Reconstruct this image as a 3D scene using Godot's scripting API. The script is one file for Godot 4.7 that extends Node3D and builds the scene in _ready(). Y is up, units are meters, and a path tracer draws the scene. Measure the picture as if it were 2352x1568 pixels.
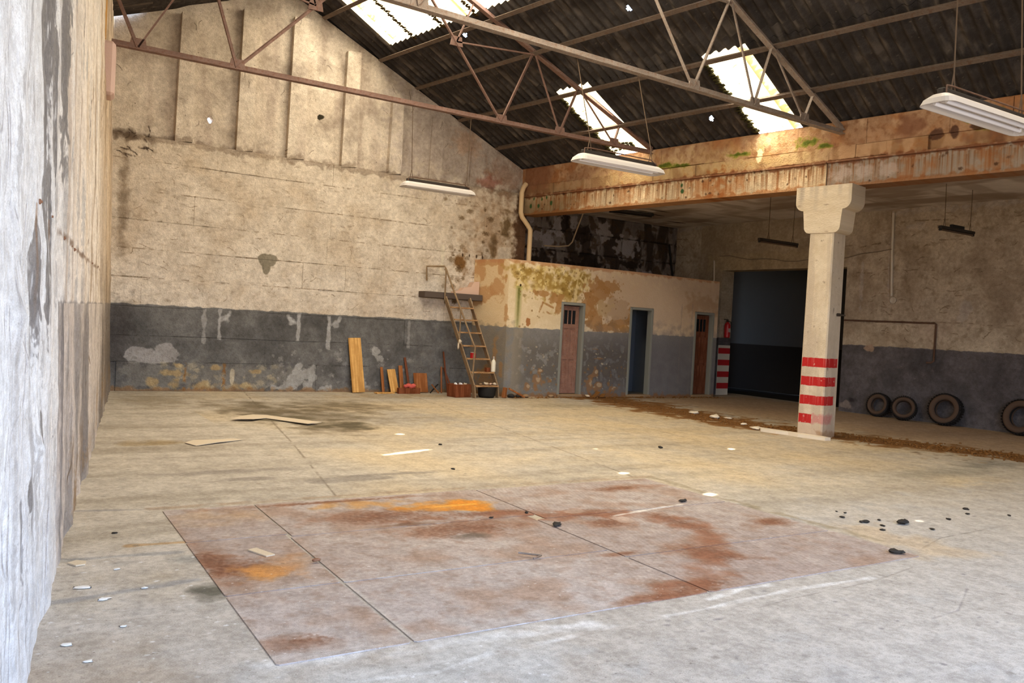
extends Node3D
# An old garage hall: plastered stone walls with a grey dado, corrugated roof on steel trusses, skylights, a lean-to on the right.

# ---------------------------------------------------------------- painting of surface textures
class Cv:
	var w: int
	var h: int
	var x0: float
	var y0: float
	var W: float
	var H: float
	var px: float
	var py: float
	var c := PackedByteArray()
	var t := PackedByteArray()
	var lo := PackedByteArray()
	var mi := PackedByteArray()
	var fi := PackedByteArray()
	var rng := RandomNumberGenerator.new()
	func _init(w_: int, h_: int, x0_: float, y0_: float, W_: float, H_: float, sd: int, flo := 0.5, fmi := 3.0) -> void:
		w = w_; h = h_; x0 = x0_; y0 = y0_; W = W_; H = H_
		px = w / W; py = h / H
		c.resize(w * h * 3); t.resize(w * h); t.fill(128)
		rng.seed = sd
		lo = noise(flo, 4, sd + 1, 1, 1)
		mi = noise(fmi, 4, sd + 2, 1, 1)
		fi = noise(fmi * 6.0, 3, sd + 3, 1, 1)
	func noise(f: float, oct: int, sd: int, kx: int, ky: int) -> PackedByteArray:   # f cycles a metre; kx, ky stretch it
		var n := FastNoiseLite.new()
		n.noise_type = FastNoiseLite.TYPE_SIMPLEX_SMOOTH
		n.seed = sd; n.fractal_octaves = oct; n.frequency = f / px
		var im := n.get_image(maxi(4, w / kx), maxi(4, h / ky), false, false, true)
		if kx > 1 or ky > 1:
			im.resize(w, h, Image.INTERPOLATE_CUBIC)
		im.convert(Image.FORMAT_L8)
		return im.get_data()
	func base(a: Color, b: Color, kl := 0.45, km := 0.35, kf := 0.2) -> void:
		var ar := a.r * 255.0; var ag := a.g * 255.0; var ab := a.b * 255.0
		var dr := b.r * 255.0 - ar; var dg := b.g * 255.0 - ag; var db := b.b * 255.0 - ab
		for i in w * h:
			var k: float = clampf(((lo[i] - 127) * kl + (mi[i] - 127) * km + (fi[i] - 127) * kf) / 127.0 * 1.1 + 0.5, 0.0, 1.0)
			c[i * 3] = int(ar + dr * k); c[i * 3 + 1] = int(ag + dg * k); c[i * 3 + 2] = int(ab + db * k)
	func relief(kl: float, km: float, kf: float) -> void:
		for i in w * h:
			t[i] = clampi(int(128.0 + (lo[i] - 127) * kl + (mi[i] - 127) * km + (fi[i] - 127) * kf), 0, 255)
	func put(i: int, r: float, g: float, b: float, a: float) -> void:
		var j := i * 3
		c[j] = int(c[j] + (r - c[j]) * a); c[j + 1] = int(c[j + 1] + (g - c[j + 1]) * a); c[j + 2] = int(c[j + 2] + (b - c[j + 2]) * a)
	func tint(arr: PackedByteArray, from: float, to: float, col: Color, s: float, xa := -1e9, ya := -1e9, xb := 1e9, yb := 1e9, dh := 0.0, fade := 0.0) -> void:
		var i0 := clampi(int((xa - x0) * px), 0, w); var i1 := clampi(int((xb - x0) * px), 0, w)
		var j0 := clampi(int((y0 + H - yb) * py), 0, h); var j1 := clampi(int((y0 + H - ya) * py), 0, h)
		var r := col.r * 255.0; var g := col.g * 255.0; var b := col.b * 255.0
		var inv := 1.0 / (to - from)
		for j in range(j0, j1):
			for i in range(j * w + i0, j * w + i1):
				var k: float = clampf((arr[i] / 255.0 - from) * inv, 0.0, 1.0)
				if k > 0.0:
					if fade > 0.0:
						k *= clampf(minf(minf((i % w - i0) / px, (i1 - i % w) / px), minf((j - j0) / py, (j1 - j) / py)) / fade, 0.0, 1.0)
					put(i, r, g, b, k * s)
					if dh != 0.0:
						t[i] = clampi(int(t[i] + dh * k), 0, 255)
	func blob(x: float, y: float, rx: float, ry: float, col: Color, s := 1.0, soft := 0.3, amp := 0.9, dh := 0.0, fine := false) -> void:
		var e := 1.0 + amp * 0.6
		var i0 := clampi(int((x - rx * e - x0) * px), 0, w); var i1 := clampi(int((x + rx * e - x0) * px) + 1, 0, w)
		var j0 := clampi(int((y0 + H - y - ry * e) * py), 0, h); var j1 := clampi(int((y0 + H - y + ry * e) * py) + 1, 0, h)
		var r := col.r * 255.0; var g := col.g * 255.0; var b := col.b * 255.0
		var arr := fi if fine else mi
		for j in range(j0, j1):
			var dy := (y0 + H - (j + 0.5) / py - y) / ry
			for q in range(i0, i1):
				var dx := (x0 + (q + 0.5) / px - x) / rx
				var d := dx * dx + dy * dy
				if d < e * e:
					var i := j * w + q
					var k: float = clampf((1.0 - sqrt(d) + (arr[i] - 127) / 127.0 * amp * 0.6) / soft, 0.0, 1.0)
					if k > 0.0:
						put(i, r, g, b, k * s)
						if dh != 0.0:
							t[i] = clampi(int(t[i] + dh * k), 0, 255)
	func rect(xa: float, ya: float, xb: float, yb: float, col: Color, s := 1.0, soft := 0.02, amp := 0.03, dh := 0.0, mul := false) -> void:
		var m := soft + amp
		var i0 := clampi(int((xa - m - x0) * px), 0, w); var i1 := clampi(int((xb + m - x0) * px) + 1, 0, w)
		var j0 := clampi(int((y0 + H - yb - m) * py), 0, h); var j1 := clampi(int((y0 + H - ya + m) * py) + 1, 0, h)
		var r := col.r * 255.0; var g := col.g * 255.0; var b := col.b * 255.0
		for j in range(j0, j1):
			var y := y0 + H - (j + 0.5) / py
			var ey := minf(y - ya, yb - y)
			for q in range(i0, i1):
				var x := x0 + (q + 0.5) / px
				var i := j * w + q
				var k: float = clampf((minf(ey, minf(x - xa, xb - x)) + (mi[i] - 127) / 127.0 * amp) / soft + 0.5, 0.0, 1.0)
				if k > 0.0:
					if mul:
						var v := (lo[i] * 0.4 + mi[i] * 0.4 + fi[i] * 0.2) / 255.0 * 0.5 + 0.75
						put(i, minf(255, r * v), minf(255, g * v), minf(255, b * v), k * s)
					else:
						put(i, r, g, b, k * s)
					if dh != 0.0:
						t[i] = clampi(int(t[i] + dh * k), 0, 255)
	func line(p: Array, wd: float, col: Color, s := 1.0, gaps := 0.5, dh := 0.0) -> void:   # a crack or mark along points, broken up by noise
		for n in p.size() - 1:
			var a: Vector2 = p[n]
			var b: Vector2 = p[n + 1]
			var m := wd * 3.0 + 0.02
			var i0 := clampi(int((minf(a.x, b.x) - m - x0) * px), 0, w); var i1 := clampi(int((maxf(a.x, b.x) + m - x0) * px) + 1, 0, w)
			var j0 := clampi(int((y0 + H - maxf(a.y, b.y) - m) * py), 0, h); var j1 := clampi(int((y0 + H - minf(a.y, b.y) + m) * py) + 1, 0, h)
			var ab := b - a
			var l2 := maxf(ab.length_squared(), 1e-6)
			for j in range(j0, j1):
				var y := y0 + H - (j + 0.5) / py
				for q in range(i0, i1):
					var v := Vector2(x0 + (q + 0.5) / px, y) - a
					var d := (v - ab * clampf(v.dot(ab) / l2, 0.0, 1.0)).length()
					var i := j * w + q
					d += (mi[i] - 127) / 127.0 * wd * 1.2
					var k := clampf(1.5 - absf(d) / wd, 0.0, 1.0) * clampf((lo[i] * 0.3 + mi[i] * 0.7 - 127 * 2.0 * gaps) / 40.0 + 0.5, 0.0, 1.0)
					if k > 0.0:
						put(i, col.r * 255.0, col.g * 255.0, col.b * 255.0, k * s)
						if dh != 0.0:
							t[i] = clampi(int(t[i] + dh * k), 0, 255)
	func drip(x: float, ytop: float, ln: float, wd: float, col: Color, s: float) -> void:
		var i0 := clampi(int((x - wd - x0) * px), 0, w); var i1 := clampi(int((x + wd - x0) * px) + 1, 0, w)
		var j0 := clampi(int((y0 + H - ytop) * py), 0, h); var j1 := clampi(int((y0 + H - ytop + ln) * py), 0, h)
		for j in range(j0, j1):
			var f := 1.0 - float(j - j0) / maxf(1.0, j1 - j0)
			for q in range(i0, i1):
				var d := absf(x0 + (q + 0.5) / px - x) / wd
				var i := j * w + q
				put(i, col.r * 255.0, col.g * 255.0, col.b * 255.0, clampf((1.0 - d) * 1.5, 0.0, 1.0) * s * sqrt(f) * (0.5 + mi[i] / 255.0 * 0.5))
	func spots(n: int, xa: float, ya: float, xb: float, yb: float, r0: float, r1: float, col: Color, s: float, flat := 1.0, dh := 0.0) -> void:
		for k in n:
			var r := rng.randf_range(r0, r1)
			blob(rng.randf_range(xa, xb), rng.randf_range(ya, yb), r * rng.randf_range(0.7, 1.6), r * flat, col, s * rng.randf_range(0.5, 1.0), 0.5, 0.8, dh, true)
	func cracks(n: int, xa: float, ya: float, xb: float, yb: float, ln: float, wd: float, col: Color, s: float, vertical := false) -> void:
		for k in n:
			var p := Vector2(rng.randf_range(xa, xb), rng.randf_range(ya, yb))
			var pts := [p]
			var a := rng.randf_range(-0.5, 0.5) + (PI / 2 if vertical else 0.0)
			for q in 4:
				a += rng.randf_range(-0.6, 0.6)
				p += Vector2(cos(a), sin(a)) * ln * rng.randf_range(0.1, 0.4)
				pts.append(p)
			line(pts, wd, col, s, 0.42, -30.0)
	func tex() -> ImageTexture:
		return ImageTexture.create_from_image(Image.create_from_data(w, h, false, Image.FORMAT_RGB8, c))
	func rel() -> ImageTexture:
		return ImageTexture.create_from_image(Image.create_from_data(w, h, false, Image.FORMAT_L8, t))

# ---------------------------------------------------------------- meshes
class MB:
	var v := PackedVector3Array()
	var n := PackedVector3Array()
	var uv := PackedVector2Array()
	var uv2 := PackedVector2Array()
	var ix := PackedInt32Array()
	var xf := Transform3D()
	var k := 1.0            # uv units a metre
	var rot := false
	var off := Vector2()
	func auv(p: Vector3, nr: Vector3) -> Vector2:
		var a := nr.abs()
		var q := Vector2(p.x, -p.y)
		if a.x >= a.y and a.x >= a.z: q = Vector2(p.z, -p.y)
		elif a.y >= a.z: q = Vector2(p.x, p.z)
		if rot: q = Vector2(q.y, q.x)
		return q * k + off
	func pt(p: Vector3, nr: Vector3, u = null) -> int:
		v.append(xf * p); n.append((xf.basis * nr).normalized())
		uv.append(u if u != null else auv(p, nr))
		return v.size() - 1
	func poly(p: Array, us = null) -> void:     # flat convex face, counter-clockwise from outside
		var nr: Vector3 = ((p[1] - p[0]) as Vector3).cross(p[2] - p[0])
		if nr.length_squared() < 1e-14 and p.size() > 3: nr = ((p[2] - p[0]) as Vector3).cross(p[3] - p[0])
		nr = nr.normalized()
		var b := v.size()
		for i in p.size(): pt(p[i], nr, us[i] if us != null else null)
		for i in range(1, p.size() - 1): ix.append_array([b, b + i + 1, b + i])
	func box(c: Vector3, s: Vector3, bev := 0.0) -> void:
		var hx := s.x / 2; var hy := s.y / 2; var hz := s.z / 2
		bev = minf(bev, 0.45 * minf(s.x, minf(s.y, s.z)))
		var P := func(sx: int, sy: int, sz: int, ax: int) -> Vector3:   # corner point on the face across axis ax
			var q := Vector3(sx * (hx - bev), sy * (hy - bev), sz * (hz - bev))
			q[ax] = [sx * hx, sy * hy, sz * hz][ax]
			return c + q
		for ax in 3:
			for sg in [-1, 1]:
				var o: Array = []
				for e in [[-1, -1], [1, -1], [1, 1], [-1, 1]]:
					var d := [0, 0, 0]
					d[ax] = sg; d[(ax + 1) % 3] = e[0]; d[(ax + 2) % 3] = e[1]
					o.append(P.call(d[0], d[1], d[2], ax))
				if sg < 0: o.reverse()
				poly(o)
		if bev <= 0.0: return
		for ax in 3:      # edges along axis ax
			var a1 := (ax + 1) % 3; var a2 := (ax + 2) % 3
			for s1 in [-1, 1]:
				for s2 in [-1, 1]:
					var q: Array = []
					for e in [[-1, a1], [1, a1], [1, a2], [-1, a2]]:
						var d := [0, 0, 0]
						d[ax] = e[0]; d[a1] = s1; d[a2] = s2
						q.append(P.call(d[0], d[1], d[2], e[1]))
					if s1 * s2 > 0: q.reverse()
					poly(q)
		for sx in [-1, 1]:
			for sy in [-1, 1]:
				for sz in [-1, 1]:
					var q := [P.call(sx, sy, sz, 0), P.call(sx, sy, sz, 1), P.call(sx, sy, sz, 2)]
					if sx * sy * sz < 0: q.reverse()
					poly(q)
	func tube(p: Array, r: float, sides := 8, r2 := -1.0) -> void:
		var up := Vector3.UP
		var b := v.size()
		var m := p.size()
		var len := 0.0
		for i in m:
			var d: Vector3 = ((p[mini(i + 1, m - 1)] - p[maxi(i - 1, 0)]) as Vector3).normalized()
			if i: len += ((p[i] - p[i - 1]) as Vector3).length()
			if absf(d.dot(up)) > 0.95: up = Vector3.RIGHT
			var s := d.cross(up).normalized()
			up = s.cross(d).normalized()
			var rr := r if r2 < 0 else lerpf(r, r2, float(i) / (m - 1))
			for q in sides + 1:
				var a := TAU * q / sides
				var nr := s * cos(a) + up * sin(a)
				pt(p[i] + nr * rr, nr, Vector2(float(q) / sides * r * 6.0, len) * k)
		for i in m - 1:
			for q in sides:
				var a := b + i * (sides + 1) + q
				var e := a + sides + 1
				ix.append_array([a, a + 1, e, a + 1, e + 1, e])
		for e in [0, m - 1]:
			var ring: Array = []
			for q in sides:
				ring.append(xf.affine_inverse() * v[b + e * (sides + 1) + q])
			if e > 0: ring.reverse()
			poly(ring)
	func lathe(p: Array, sides := 24) -> void:      # p: Vector2(radius, y) from bottom to top on the outside
		var b := v.size()
		for i in p.size():
			var d: Vector2 = ((p[mini(i + 1, p.size() - 1)] - p[maxi(i - 1, 0)]) as Vector2).normalized()
			for q in sides + 1:
				var a := TAU * q / sides
				var o := Vector3(cos(a), 0, sin(a))
				pt(o * p[i].x + Vector3(0, p[i].y, 0), o * d.y + Vector3(0, -d.x, 0), Vector2(float(q) / sides, p[i].y * k))
		for i in p.size() - 1:
			for q in sides:
				var a := b + i * (sides + 1) + q
				var e := a + sides + 1
				ix.append_array([a, a + 1, e, a + 1, e + 1, e])
	func bar(a: Vector3, b: Vector3, prof: Array, up := Vector3.UP) -> void:   # a profile (counter-clockwise seen along b to a) swept from a to b
		var d := (b - a).normalized()
		var s := d.cross(up).normalized()
		var u := s.cross(d)
		var A: Array = []
		var B: Array = []
		for q in prof:
			A.append(a + s * q.x + u * q.y)
			B.append(b + s * q.x + u * q.y)
		var L := (b - a).length()
		var m := prof.size()
		var run := 0.0
		for i in m:
			var j := (i + 1) % m
			var w := ((prof[j] - prof[i]) as Vector2).length()
			poly([A[i], B[i], B[j], A[j]], [Vector2(run, 0) * k, Vector2(run, L) * k, Vector2(run + w, L) * k, Vector2(run + w, 0) * k])
			run += w
		fan(A, false)
		fan(B, true)
	func fan(p: Array, flip: bool) -> void:    # end face of any simple outline
		var o := Basis()
		var nr := Vector3()
		for i in p.size(): nr += (p[i] as Vector3).cross(p[(i + 1) % p.size()])
		nr = nr.normalized()
		var s := nr.cross(Vector3.UP if absf(nr.y) < 0.9 else Vector3.RIGHT).normalized()
		var t := nr.cross(s)
		var f := PackedVector2Array()
		for q in p: f.append(Vector2(q.dot(s), q.dot(t)))
		var tr := Geometry2D.triangulate_polygon(f)
		for i in range(0, tr.size(), 3):
			var A: Vector3 = p[tr[i]]
			var B: Vector3 = p[tr[i + 1]]
			var C: Vector3 = p[tr[i + 2]]
			if ((B - A).cross(C - A).dot(nr) < 0.0) != flip: poly([A, C, B])
			else: poly([A, B, C])
	func plate(out: Array, z0: float, z1: float, uvf = null) -> void:   # an outline in x, y (counter-clockwise) from depth z0 (back) to z1 (front)
		var f := PackedVector2Array(out)
		var tr := Geometry2D.triangulate_polygon(f)
		for i in range(0, tr.size(), 3):
			var A: Vector2 = f[tr[i]]
			var B: Vector2 = f[tr[i + 1]]
			var C: Vector2 = f[tr[i + 2]]
			if (B - A).cross(C - A) < 0.0:
				var q := B
				B = C
				C = q
			var us = [uvf.call(A), uvf.call(B), uvf.call(C)] if uvf != null else null
			poly([Vector3(A.x, A.y, z1), Vector3(B.x, B.y, z1), Vector3(C.x, C.y, z1)], us)
			var ub = [us[0], us[2], us[1]] if us != null else null
			poly([Vector3(A.x, A.y, z0), Vector3(C.x, C.y, z0), Vector3(B.x, B.y, z0)], ub)
		for i in f.size():
			var A := f[i]
			var B := f[(i + 1) % f.size()]
			var us = [uvf.call(A), uvf.call(B), uvf.call(B), uvf.call(A)] if uvf != null else null
			poly([Vector3(A.x, A.y, z0), Vector3(B.x, B.y, z0), Vector3(B.x, B.y, z1), Vector3(A.x, A.y, z1)], us)
	func grid(nu: int, nv: int, f: Callable, uvf: Callable) -> void:     # smooth surface; f(u, v) and uvf(u, v) for u, v in 0..1; outside is du x dv
		var b := v.size()
		var P: Array = []
		for j in nv + 1:
			for i in nu + 1:
				P.append(f.call(float(i) / nu, float(j) / nv))
		for j in nv + 1:
			for i in nu + 1:
				var du: Vector3 = P[j * (nu + 1) + mini(i + 1, nu)] - P[j * (nu + 1) + maxi(i - 1, 0)]
				var dv: Vector3 = P[mini(j + 1, nv) * (nu + 1) + i] - P[maxi(j - 1, 0) * (nu + 1) + i]
				pt(P[j * (nu + 1) + i], du.cross(dv).normalized(), uvf.call(float(i) / nu, float(j) / nv))
		for j in nv:
			for i in nu:
				var a := b + j * (nu + 1) + i
				var e := a + nu + 1
				ix.append_array([a, e, a + 1, a + 1, e, e + 1])
	func lump(c: Vector3, r: Vector3, sd: int, rough := 0.35) -> void:   # an irregular stone
		var q := FastNoiseLite.new()
		q.seed = sd; q.frequency = 0.9
		var b := v.size()
		var rows := 5
		var cols := 8
		for j in rows + 1:
			for i in cols + 1:
				var th := PI * j / rows
				var ph := TAU * (i % cols) / cols
				var d := Vector3(sin(th) * cos(ph), cos(th), sin(th) * sin(ph))
				var m := 1.0 + rough * q.get_noise_3d(d.x * 1.7, d.y * 1.7, d.z * 1.7) * 1.6
				pt(c + d * r * m, d / r, Vector2(float(i) / cols, float(j) / rows))
		for j in rows:
			for i in cols:
				var a := b + j * (cols + 1) + i
				var e := a + cols + 1
				ix.append_array([a, e, a + 1, a + 1, e, e + 1])
	func mesh() -> ArrayMesh:
		var a := []
		a.resize(Mesh.ARRAY_MAX)
		a[Mesh.ARRAY_VERTEX] = v; a[Mesh.ARRAY_NORMAL] = n; a[Mesh.ARRAY_TEX_UV] = uv; a[Mesh.ARRAY_INDEX] = ix
		if uv2.size() == v.size(): a[Mesh.ARRAY_TEX_UV2] = uv2
		var m := ArrayMesh.new()
		m.add_surface_from_arrays(Mesh.PRIMITIVE_TRIANGLES, a)
		return m

# ---------------------------------------------------------------- naming
var taken := {}
func called(parent: Node, base: String) -> String:
	var key := [parent, base]
	var i: int = taken.get(key, 0)
	taken[key] = i + 1
	return base if i == 0 else "%s_%03d" % [base, i]
func obj(base: String, m: MB, material: Material, parent: Node = self) -> MeshInstance3D:
	return put_mesh(base, m.mesh(), material, parent)
func put_mesh(base: String, m: Mesh, material: Material, parent: Node = self) -> MeshInstance3D:
	var o := MeshInstance3D.new()
	o.name = called(parent, base); o.mesh = m; o.material_override = material
	parent.add_child(o, true)
	return o
func tag(o: Node, label: String, category: String, group := "") -> Node:
	o.set_meta("label", label); o.set_meta("category", category)
	if group: o.set_meta("group", group)
	return o
func thing(base: String, label: String, category: String, at := Vector3.ZERO, turn := 0.0, group := "") -> Node3D:
	var o := Node3D.new()
	o.name = called(self, base); add_child(o, true)
	o.position = at; o.rotation.y = turn
	tag(o, label, category, group)
	return o
func struct(base: String, m: MB, material: Material, label := "", category := "") -> MeshInstance3D:
	var o := obj(base, m, material)
	o.set_meta("kind", "structure")
	if label: tag(o, label, category)
	return o
func copy(o: Node3D, label: String, at: Vector3, turn: float) -> Node3D:
	var r: Node3D = o.duplicate()
	r.name = called(self, String(o.name).rstrip("_0123456789")); add_child(r, true)
	r.position = at; r.rotation.y = turn
	r.set_meta("label", label)
	return r
func C(r: int, g: int, b: int) -> Color: return Color8(r, g, b)
func mat(col: Color, rough := 0.9, spec := 0.25, metal := 0.0) -> StandardMaterial3D:
	var m := StandardMaterial3D.new()
	m.albedo_color = col; m.roughness = rough; m.metallic_specular = spec; m.metallic = metal
	return m
func painted(cv: Cv, relief_cm: float, rough := 0.92, spec := 0.2) -> StandardMaterial3D:
	var m := mat(Color.WHITE, rough, spec)
	m.albedo_texture = cv.tex()
	if relief_cm > 0.0:
		m.heightmap_enabled = true; m.heightmap_texture = cv.rel(); m.heightmap_scale = relief_cm
	return m

# ---------------------------------------------------------------- the paintings
var cvs: Array = []
const CREAM := Color(0.80, 0.745, 0.65)
const DADO := Color(0.44, 0.43, 0.42)
func wall_blocks() -> Array:       # [x0, y0, x1, y1] of the stones in the lower back wall
	var r := RandomNumberGenerator.new()
	r.seed = 77
	var out := []
	var ys := [0.0, 0.53, 1.0, 1.52, 2.04, 2.55, 3.06, 3.58, 4.12, 4.55]
	for k in ys.size() - 1:
		var x := 1.45 - r.randf() * 0.5
		if k == 0: x = 1.75
		while x < 10.15:
			var x1 := x + r.randf_range(0.75, 1.2)
			if k == 0 and x < 2.0: x1 = 2.9
			elif k == 0 and x < 3.0: x1 = 3.6
			if 10.15 - x1 < 0.4: x1 = 10.15
			out.append([maxf(x, 1.45), ys[k], x1, ys[k + 1]])
			x = x1
	return out

func paint(i: int) -> void:
	match i:
		0: paint_back(cvs[0])
		1: paint_left(cvs[1])
		2: paint_floor(cvs[2])
		3: paint_plates(cvs[3])
		4: paint_box(cvs[4])
		5: paint_right(cvs[5])
		6: paint_annex(cvs[6])
		7: paint_ceiling(cvs[7])
		8: paint_beam(cvs[8])
		9: paint_column(cvs[9])
		10: paint_sheet(cvs[10])
		11: paint_wood(cvs[11])
		12: paint_rust(cvs[12])
		13: paint_detail(cvs[13])
		14: paint_skylight(cvs[14])

func make_cv(i: int) -> void:
	var d: Array = [
		[1472, 1280, 1.2, 0.0, 9.2, 8.0, 10, 0.5, 4.0], [2048, 1024, 2.0, 0.0, 14.4, 6.8, 20, 0.7, 3.0], [2048, 2048, -1.0, -1.5, 18.0, 18.0, 30, 0.25, 2.0],
		[1536, 1024, 1.0, 3.5, 4.95, 3.3, 40, 0.5, 3.0], [1323, 540, -1.05, 0.0, 7.35, 3.0, 50, 0.7, 4.0], [1320, 552, 5.5, 0.0, 11.0, 4.6, 60, 0.5, 4.0],
		[744, 240, 10.0, 2.6, 6.2, 2.0, 70, 0.9, 4.0], [400, 1140, 10.0, -1.5, 7.0, 19.0, 80, 0.4, 2.0], [2048, 150, 0.0, 4.05, 17.0, 1.25, 90, 0.7, 5.0],
		[256, 1152, 0.0, 0.0, 0.9, 4.15, 100, 1.5, 7.0], [512, 512, 0.0, 0.0, 2.2, 2.2, 110, 1.2, 6.0], [256, 512, 0.0, 0.0, 0.5, 1.0, 120, 2.0, 10.0],
		[256, 256, 0.0, 0.0, 1.0, 1.0, 130, 3.0, 12.0], [512, 512, 0.0, 0.0, 1.6, 1.6, 140, 3.0, 12.0], [256, 512, 0.0, 0.0, 0.9, 2.0, 150, 2.0, 9.0]][i]
	cvs[i] = Cv.new(d[0], d[1], d[2], d[3], d[4], d[5], d[6], d[7], d[8])
	paint(i)

func paint_back(q: Cv) -> void:
	q.base(C(212, 196, 176), C(230, 216, 198), 0.5, 0.4, 0.35)
	q.relief(0.15, 0.5, 0.5)
	var soot := q.noise(0.9, 5, 501, 1, 1)
	# the panels above the ledge: smoother, streaked and greyer to the right
	q.tint(q.noise(2.0, 4, 502, 1, 8), 0.5, 0.9, C(160, 140, 126), 0.45, 1.2, 4.55, 10.4, 8.0)
	q.tint(soot, 0.55, 0.85, C(126, 110, 98), 0.4, 1.2, 4.55, 10.4, 8.0)
	q.rect(6.9, 4.6, 10.4, 6.6, C(160, 145, 140), 0.5, 0.8, 0.6)
	q.blob(9.6, 4.9, 0.6, 0.5, C(160, 128, 110), 0.6, 0.6)
	q.blob(8.6, 5.5, 0.5, 0.35, C(196, 158, 130), 0.55, 0.6)
	q.blob(9.2, 4.7, 0.35, 0.2, C(160, 96, 84), 0.6, 0.5)
	q.rect(1.2, 5.9, 4.0, 7.2, C(190, 172, 150), 0.5, 0.6, 0.4)
	for x in [2.57, 3.64, 4.6, 5.69, 6.72, 7.69]:
		q.drip(x + 0.4, 6.6, 2.0, 0.12, C(150, 132, 116), 0.35)
	q.spots(150, 1.4, 4.5, 9.8, 7.5, 0.004, 0.014, C(96, 84, 74), 0.7)
	q.cracks(34, 1.5, 4.6, 8.5, 7.2, 0.16, 0.0045, C(100, 86, 76), 0.7, true)
	q.blob(5.28, 5.48, 0.075, 0.06, C(58, 52, 40), 1.0, 0.3, 1.2, -60.0)
	q.rect(1.2, 4.46, 10.4, 4.6, C(120, 102, 86), 0.45, 0.05, 0.1)
	# lower wall: grime in the joints of the stones
	q.tint(soot, 0.5, 0.9, C(182, 158, 130), 0.4, 1.2, 1.55, 10.4, 4.55)
	q.tint(q.mi, 0.66, 0.95, C(170, 150, 128), 0.3, 1.2, 1.55, 10.4, 4.5)
	for b in wall_blocks():
		q.line([Vector2(b[0], b[3]), Vector2(b[2], b[3])], 0.014, C(122, 102, 80), 0.7, 0.56, -40.0)
		q.line([Vector2(b[0], b[1]), Vector2(b[0], b[3])], 0.009, C(124, 104, 82), 0.6, 0.68, -30.0)
	q.cracks(100, 1.7, 1.6, 9.9, 4.5, 0.13, 0.006, C(134, 114, 92), 0.6)
	q.tint(q.noise(7.0, 3, 507, 2, 1), 0.66, 0.9, C(150, 130, 108), 0.35, 1.2, 1.56, 10.4, 4.5, -20.0)
	q.spots(260, 1.5, 1.6, 10.0, 4.5, 0.004, 0.016, C(140, 120, 96), 0.6)
	q.cracks(14, 1.6, 4.2, 2.1, 4.7, 0.2, 0.012, C(64, 52, 44), 0.8)
	q.blob(1.75, 4.55, 0.5, 0.14, C(88, 72, 58), 0.75, 0.8)
	q.blob(1.75, 3.4, 0.12, 1.3, C(118, 100, 80), 0.6, 0.8)
	# damp right-hand end
	q.blob(9.3, 3.6, 1.0, 1.4, C(150, 116, 84), 0.55, 0.9, 1.0)
	q.blob(8.52, 2.85, 0.22, 0.26, C(112, 76, 38), 0.9, 0.6)
	q.blob(8.95, 2.75, 0.15, 0.2, C(150, 112, 74), 0.8, 0.6)
	q.blob(9.35, 2.55, 0.22, 0.3, C(140, 112, 76), 0.7, 0.6)
	q.blob(9.62, 3.75, 0.16, 0.42, C(104, 82, 54), 0.85, 0.6)
	q.blob(9.3, 3.25, 0.12, 0.4, C(112, 88, 60), 0.8, 0.6)
	q.rect(9.45, 2.9, 9.78, 3.3, C(205, 190, 172), 0.75, 0.03, 0.05)
	q.rect(9.4, 2.3, 9.75, 2.78, C(200, 184, 162), 0.7, 0.05, 0.08)
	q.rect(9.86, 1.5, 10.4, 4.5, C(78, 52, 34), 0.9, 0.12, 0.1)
	q.spots(60, 8.0, 1.8, 9.9, 4.3, 0.02, 0.08, C(92, 70, 44), 0.7)
	q.rect(8.02, 2.55, 8.1, 3.2, C(226, 214, 190), 0.8, 0.02, 0.02)
	for x in [8.55, 8.72, 8.9, 9.05]: q.blob(x, 3.02, 0.025, 0.05, C(66, 48, 34), 0.9, 0.4)
	# the heart-shaped bare patch
	q.blob(4.24, 2.55, 0.12, 0.11, C(140, 130, 112), 1.0, 0.15, 0.3, -50.0)
	q.blob(4.38, 2.56, 0.12, 0.1, C(146, 136, 118), 1.0, 0.15, 0.3, -50.0)
	q.blob(4.31, 2.5, 0.17, 0.1, C(142, 132, 114), 1.0, 0.15, 0.3, -50.0)
	q.blob(4.3, 2.4, 0.09, 0.15, C(140, 130, 112), 1.0, 0.15, 0.3, -50.0)
	# dado
	q.rect(0.0, -1.0, 12.0, 1.56, DADO, 0.96, 0.015, 0.02, 0.0, true)
	q.tint(soot, 0.45, 0.9, C(80, 78, 76), 0.7, 1.2, 0.0, 10.4, 1.54)
	for b in wall_blocks():
		if b[3] < 1.5: q.line([Vector2(b[0], b[3]), Vector2(b[2], b[3])], 0.012, C(74, 70, 66), 0.6, 0.56, -40.0)
	q.rect(1.3, 0.5, 1.95, 1.56, C(72, 66, 64), 0.6, 0.3, 0.2)
	for b in [[2.02, 0.66, 0.17, 0.16], [2.25, 0.66, 0.2, 0.14], [2.55, 0.7, 0.22, 0.2], [2.35, 0.58, 0.42, 0.09]]:
		q.blob(b[0], b[1], b[2], b[3], C(168, 162, 158), 0.9, 0.12, 0.5)
	q.rect(1.85, 0.02, 5.0, 0.5, C(132, 127, 120), 0.75, 0.06, 0.2)
	for b in [[2.7, 0.33, 0.3, 0.07], [3.2, 0.12, 0.3, 0.1], [2.35, 0.15, 0.14, 0.12], [2.75, 0.1, 0.12, 0.14], [3.95, 0.12, 0.2, 0.1], [4.2, 0.38, 0.16, 0.05], [3.45, 0.45, 0.1, 0.06], [2.8, 0.48, 0.14, 0.05]]:
		q.blob(b[0], b[1], b[2], b[3], C(196, 164, 112), 0.7, 0.5, 1.1)
	for x in [2.9, 3.6]: q.line([Vector2(x, 0.02), Vector2(x, 0.5)], 0.025, C(150, 104, 58), 0.85, 0.4, -60.0)
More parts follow.
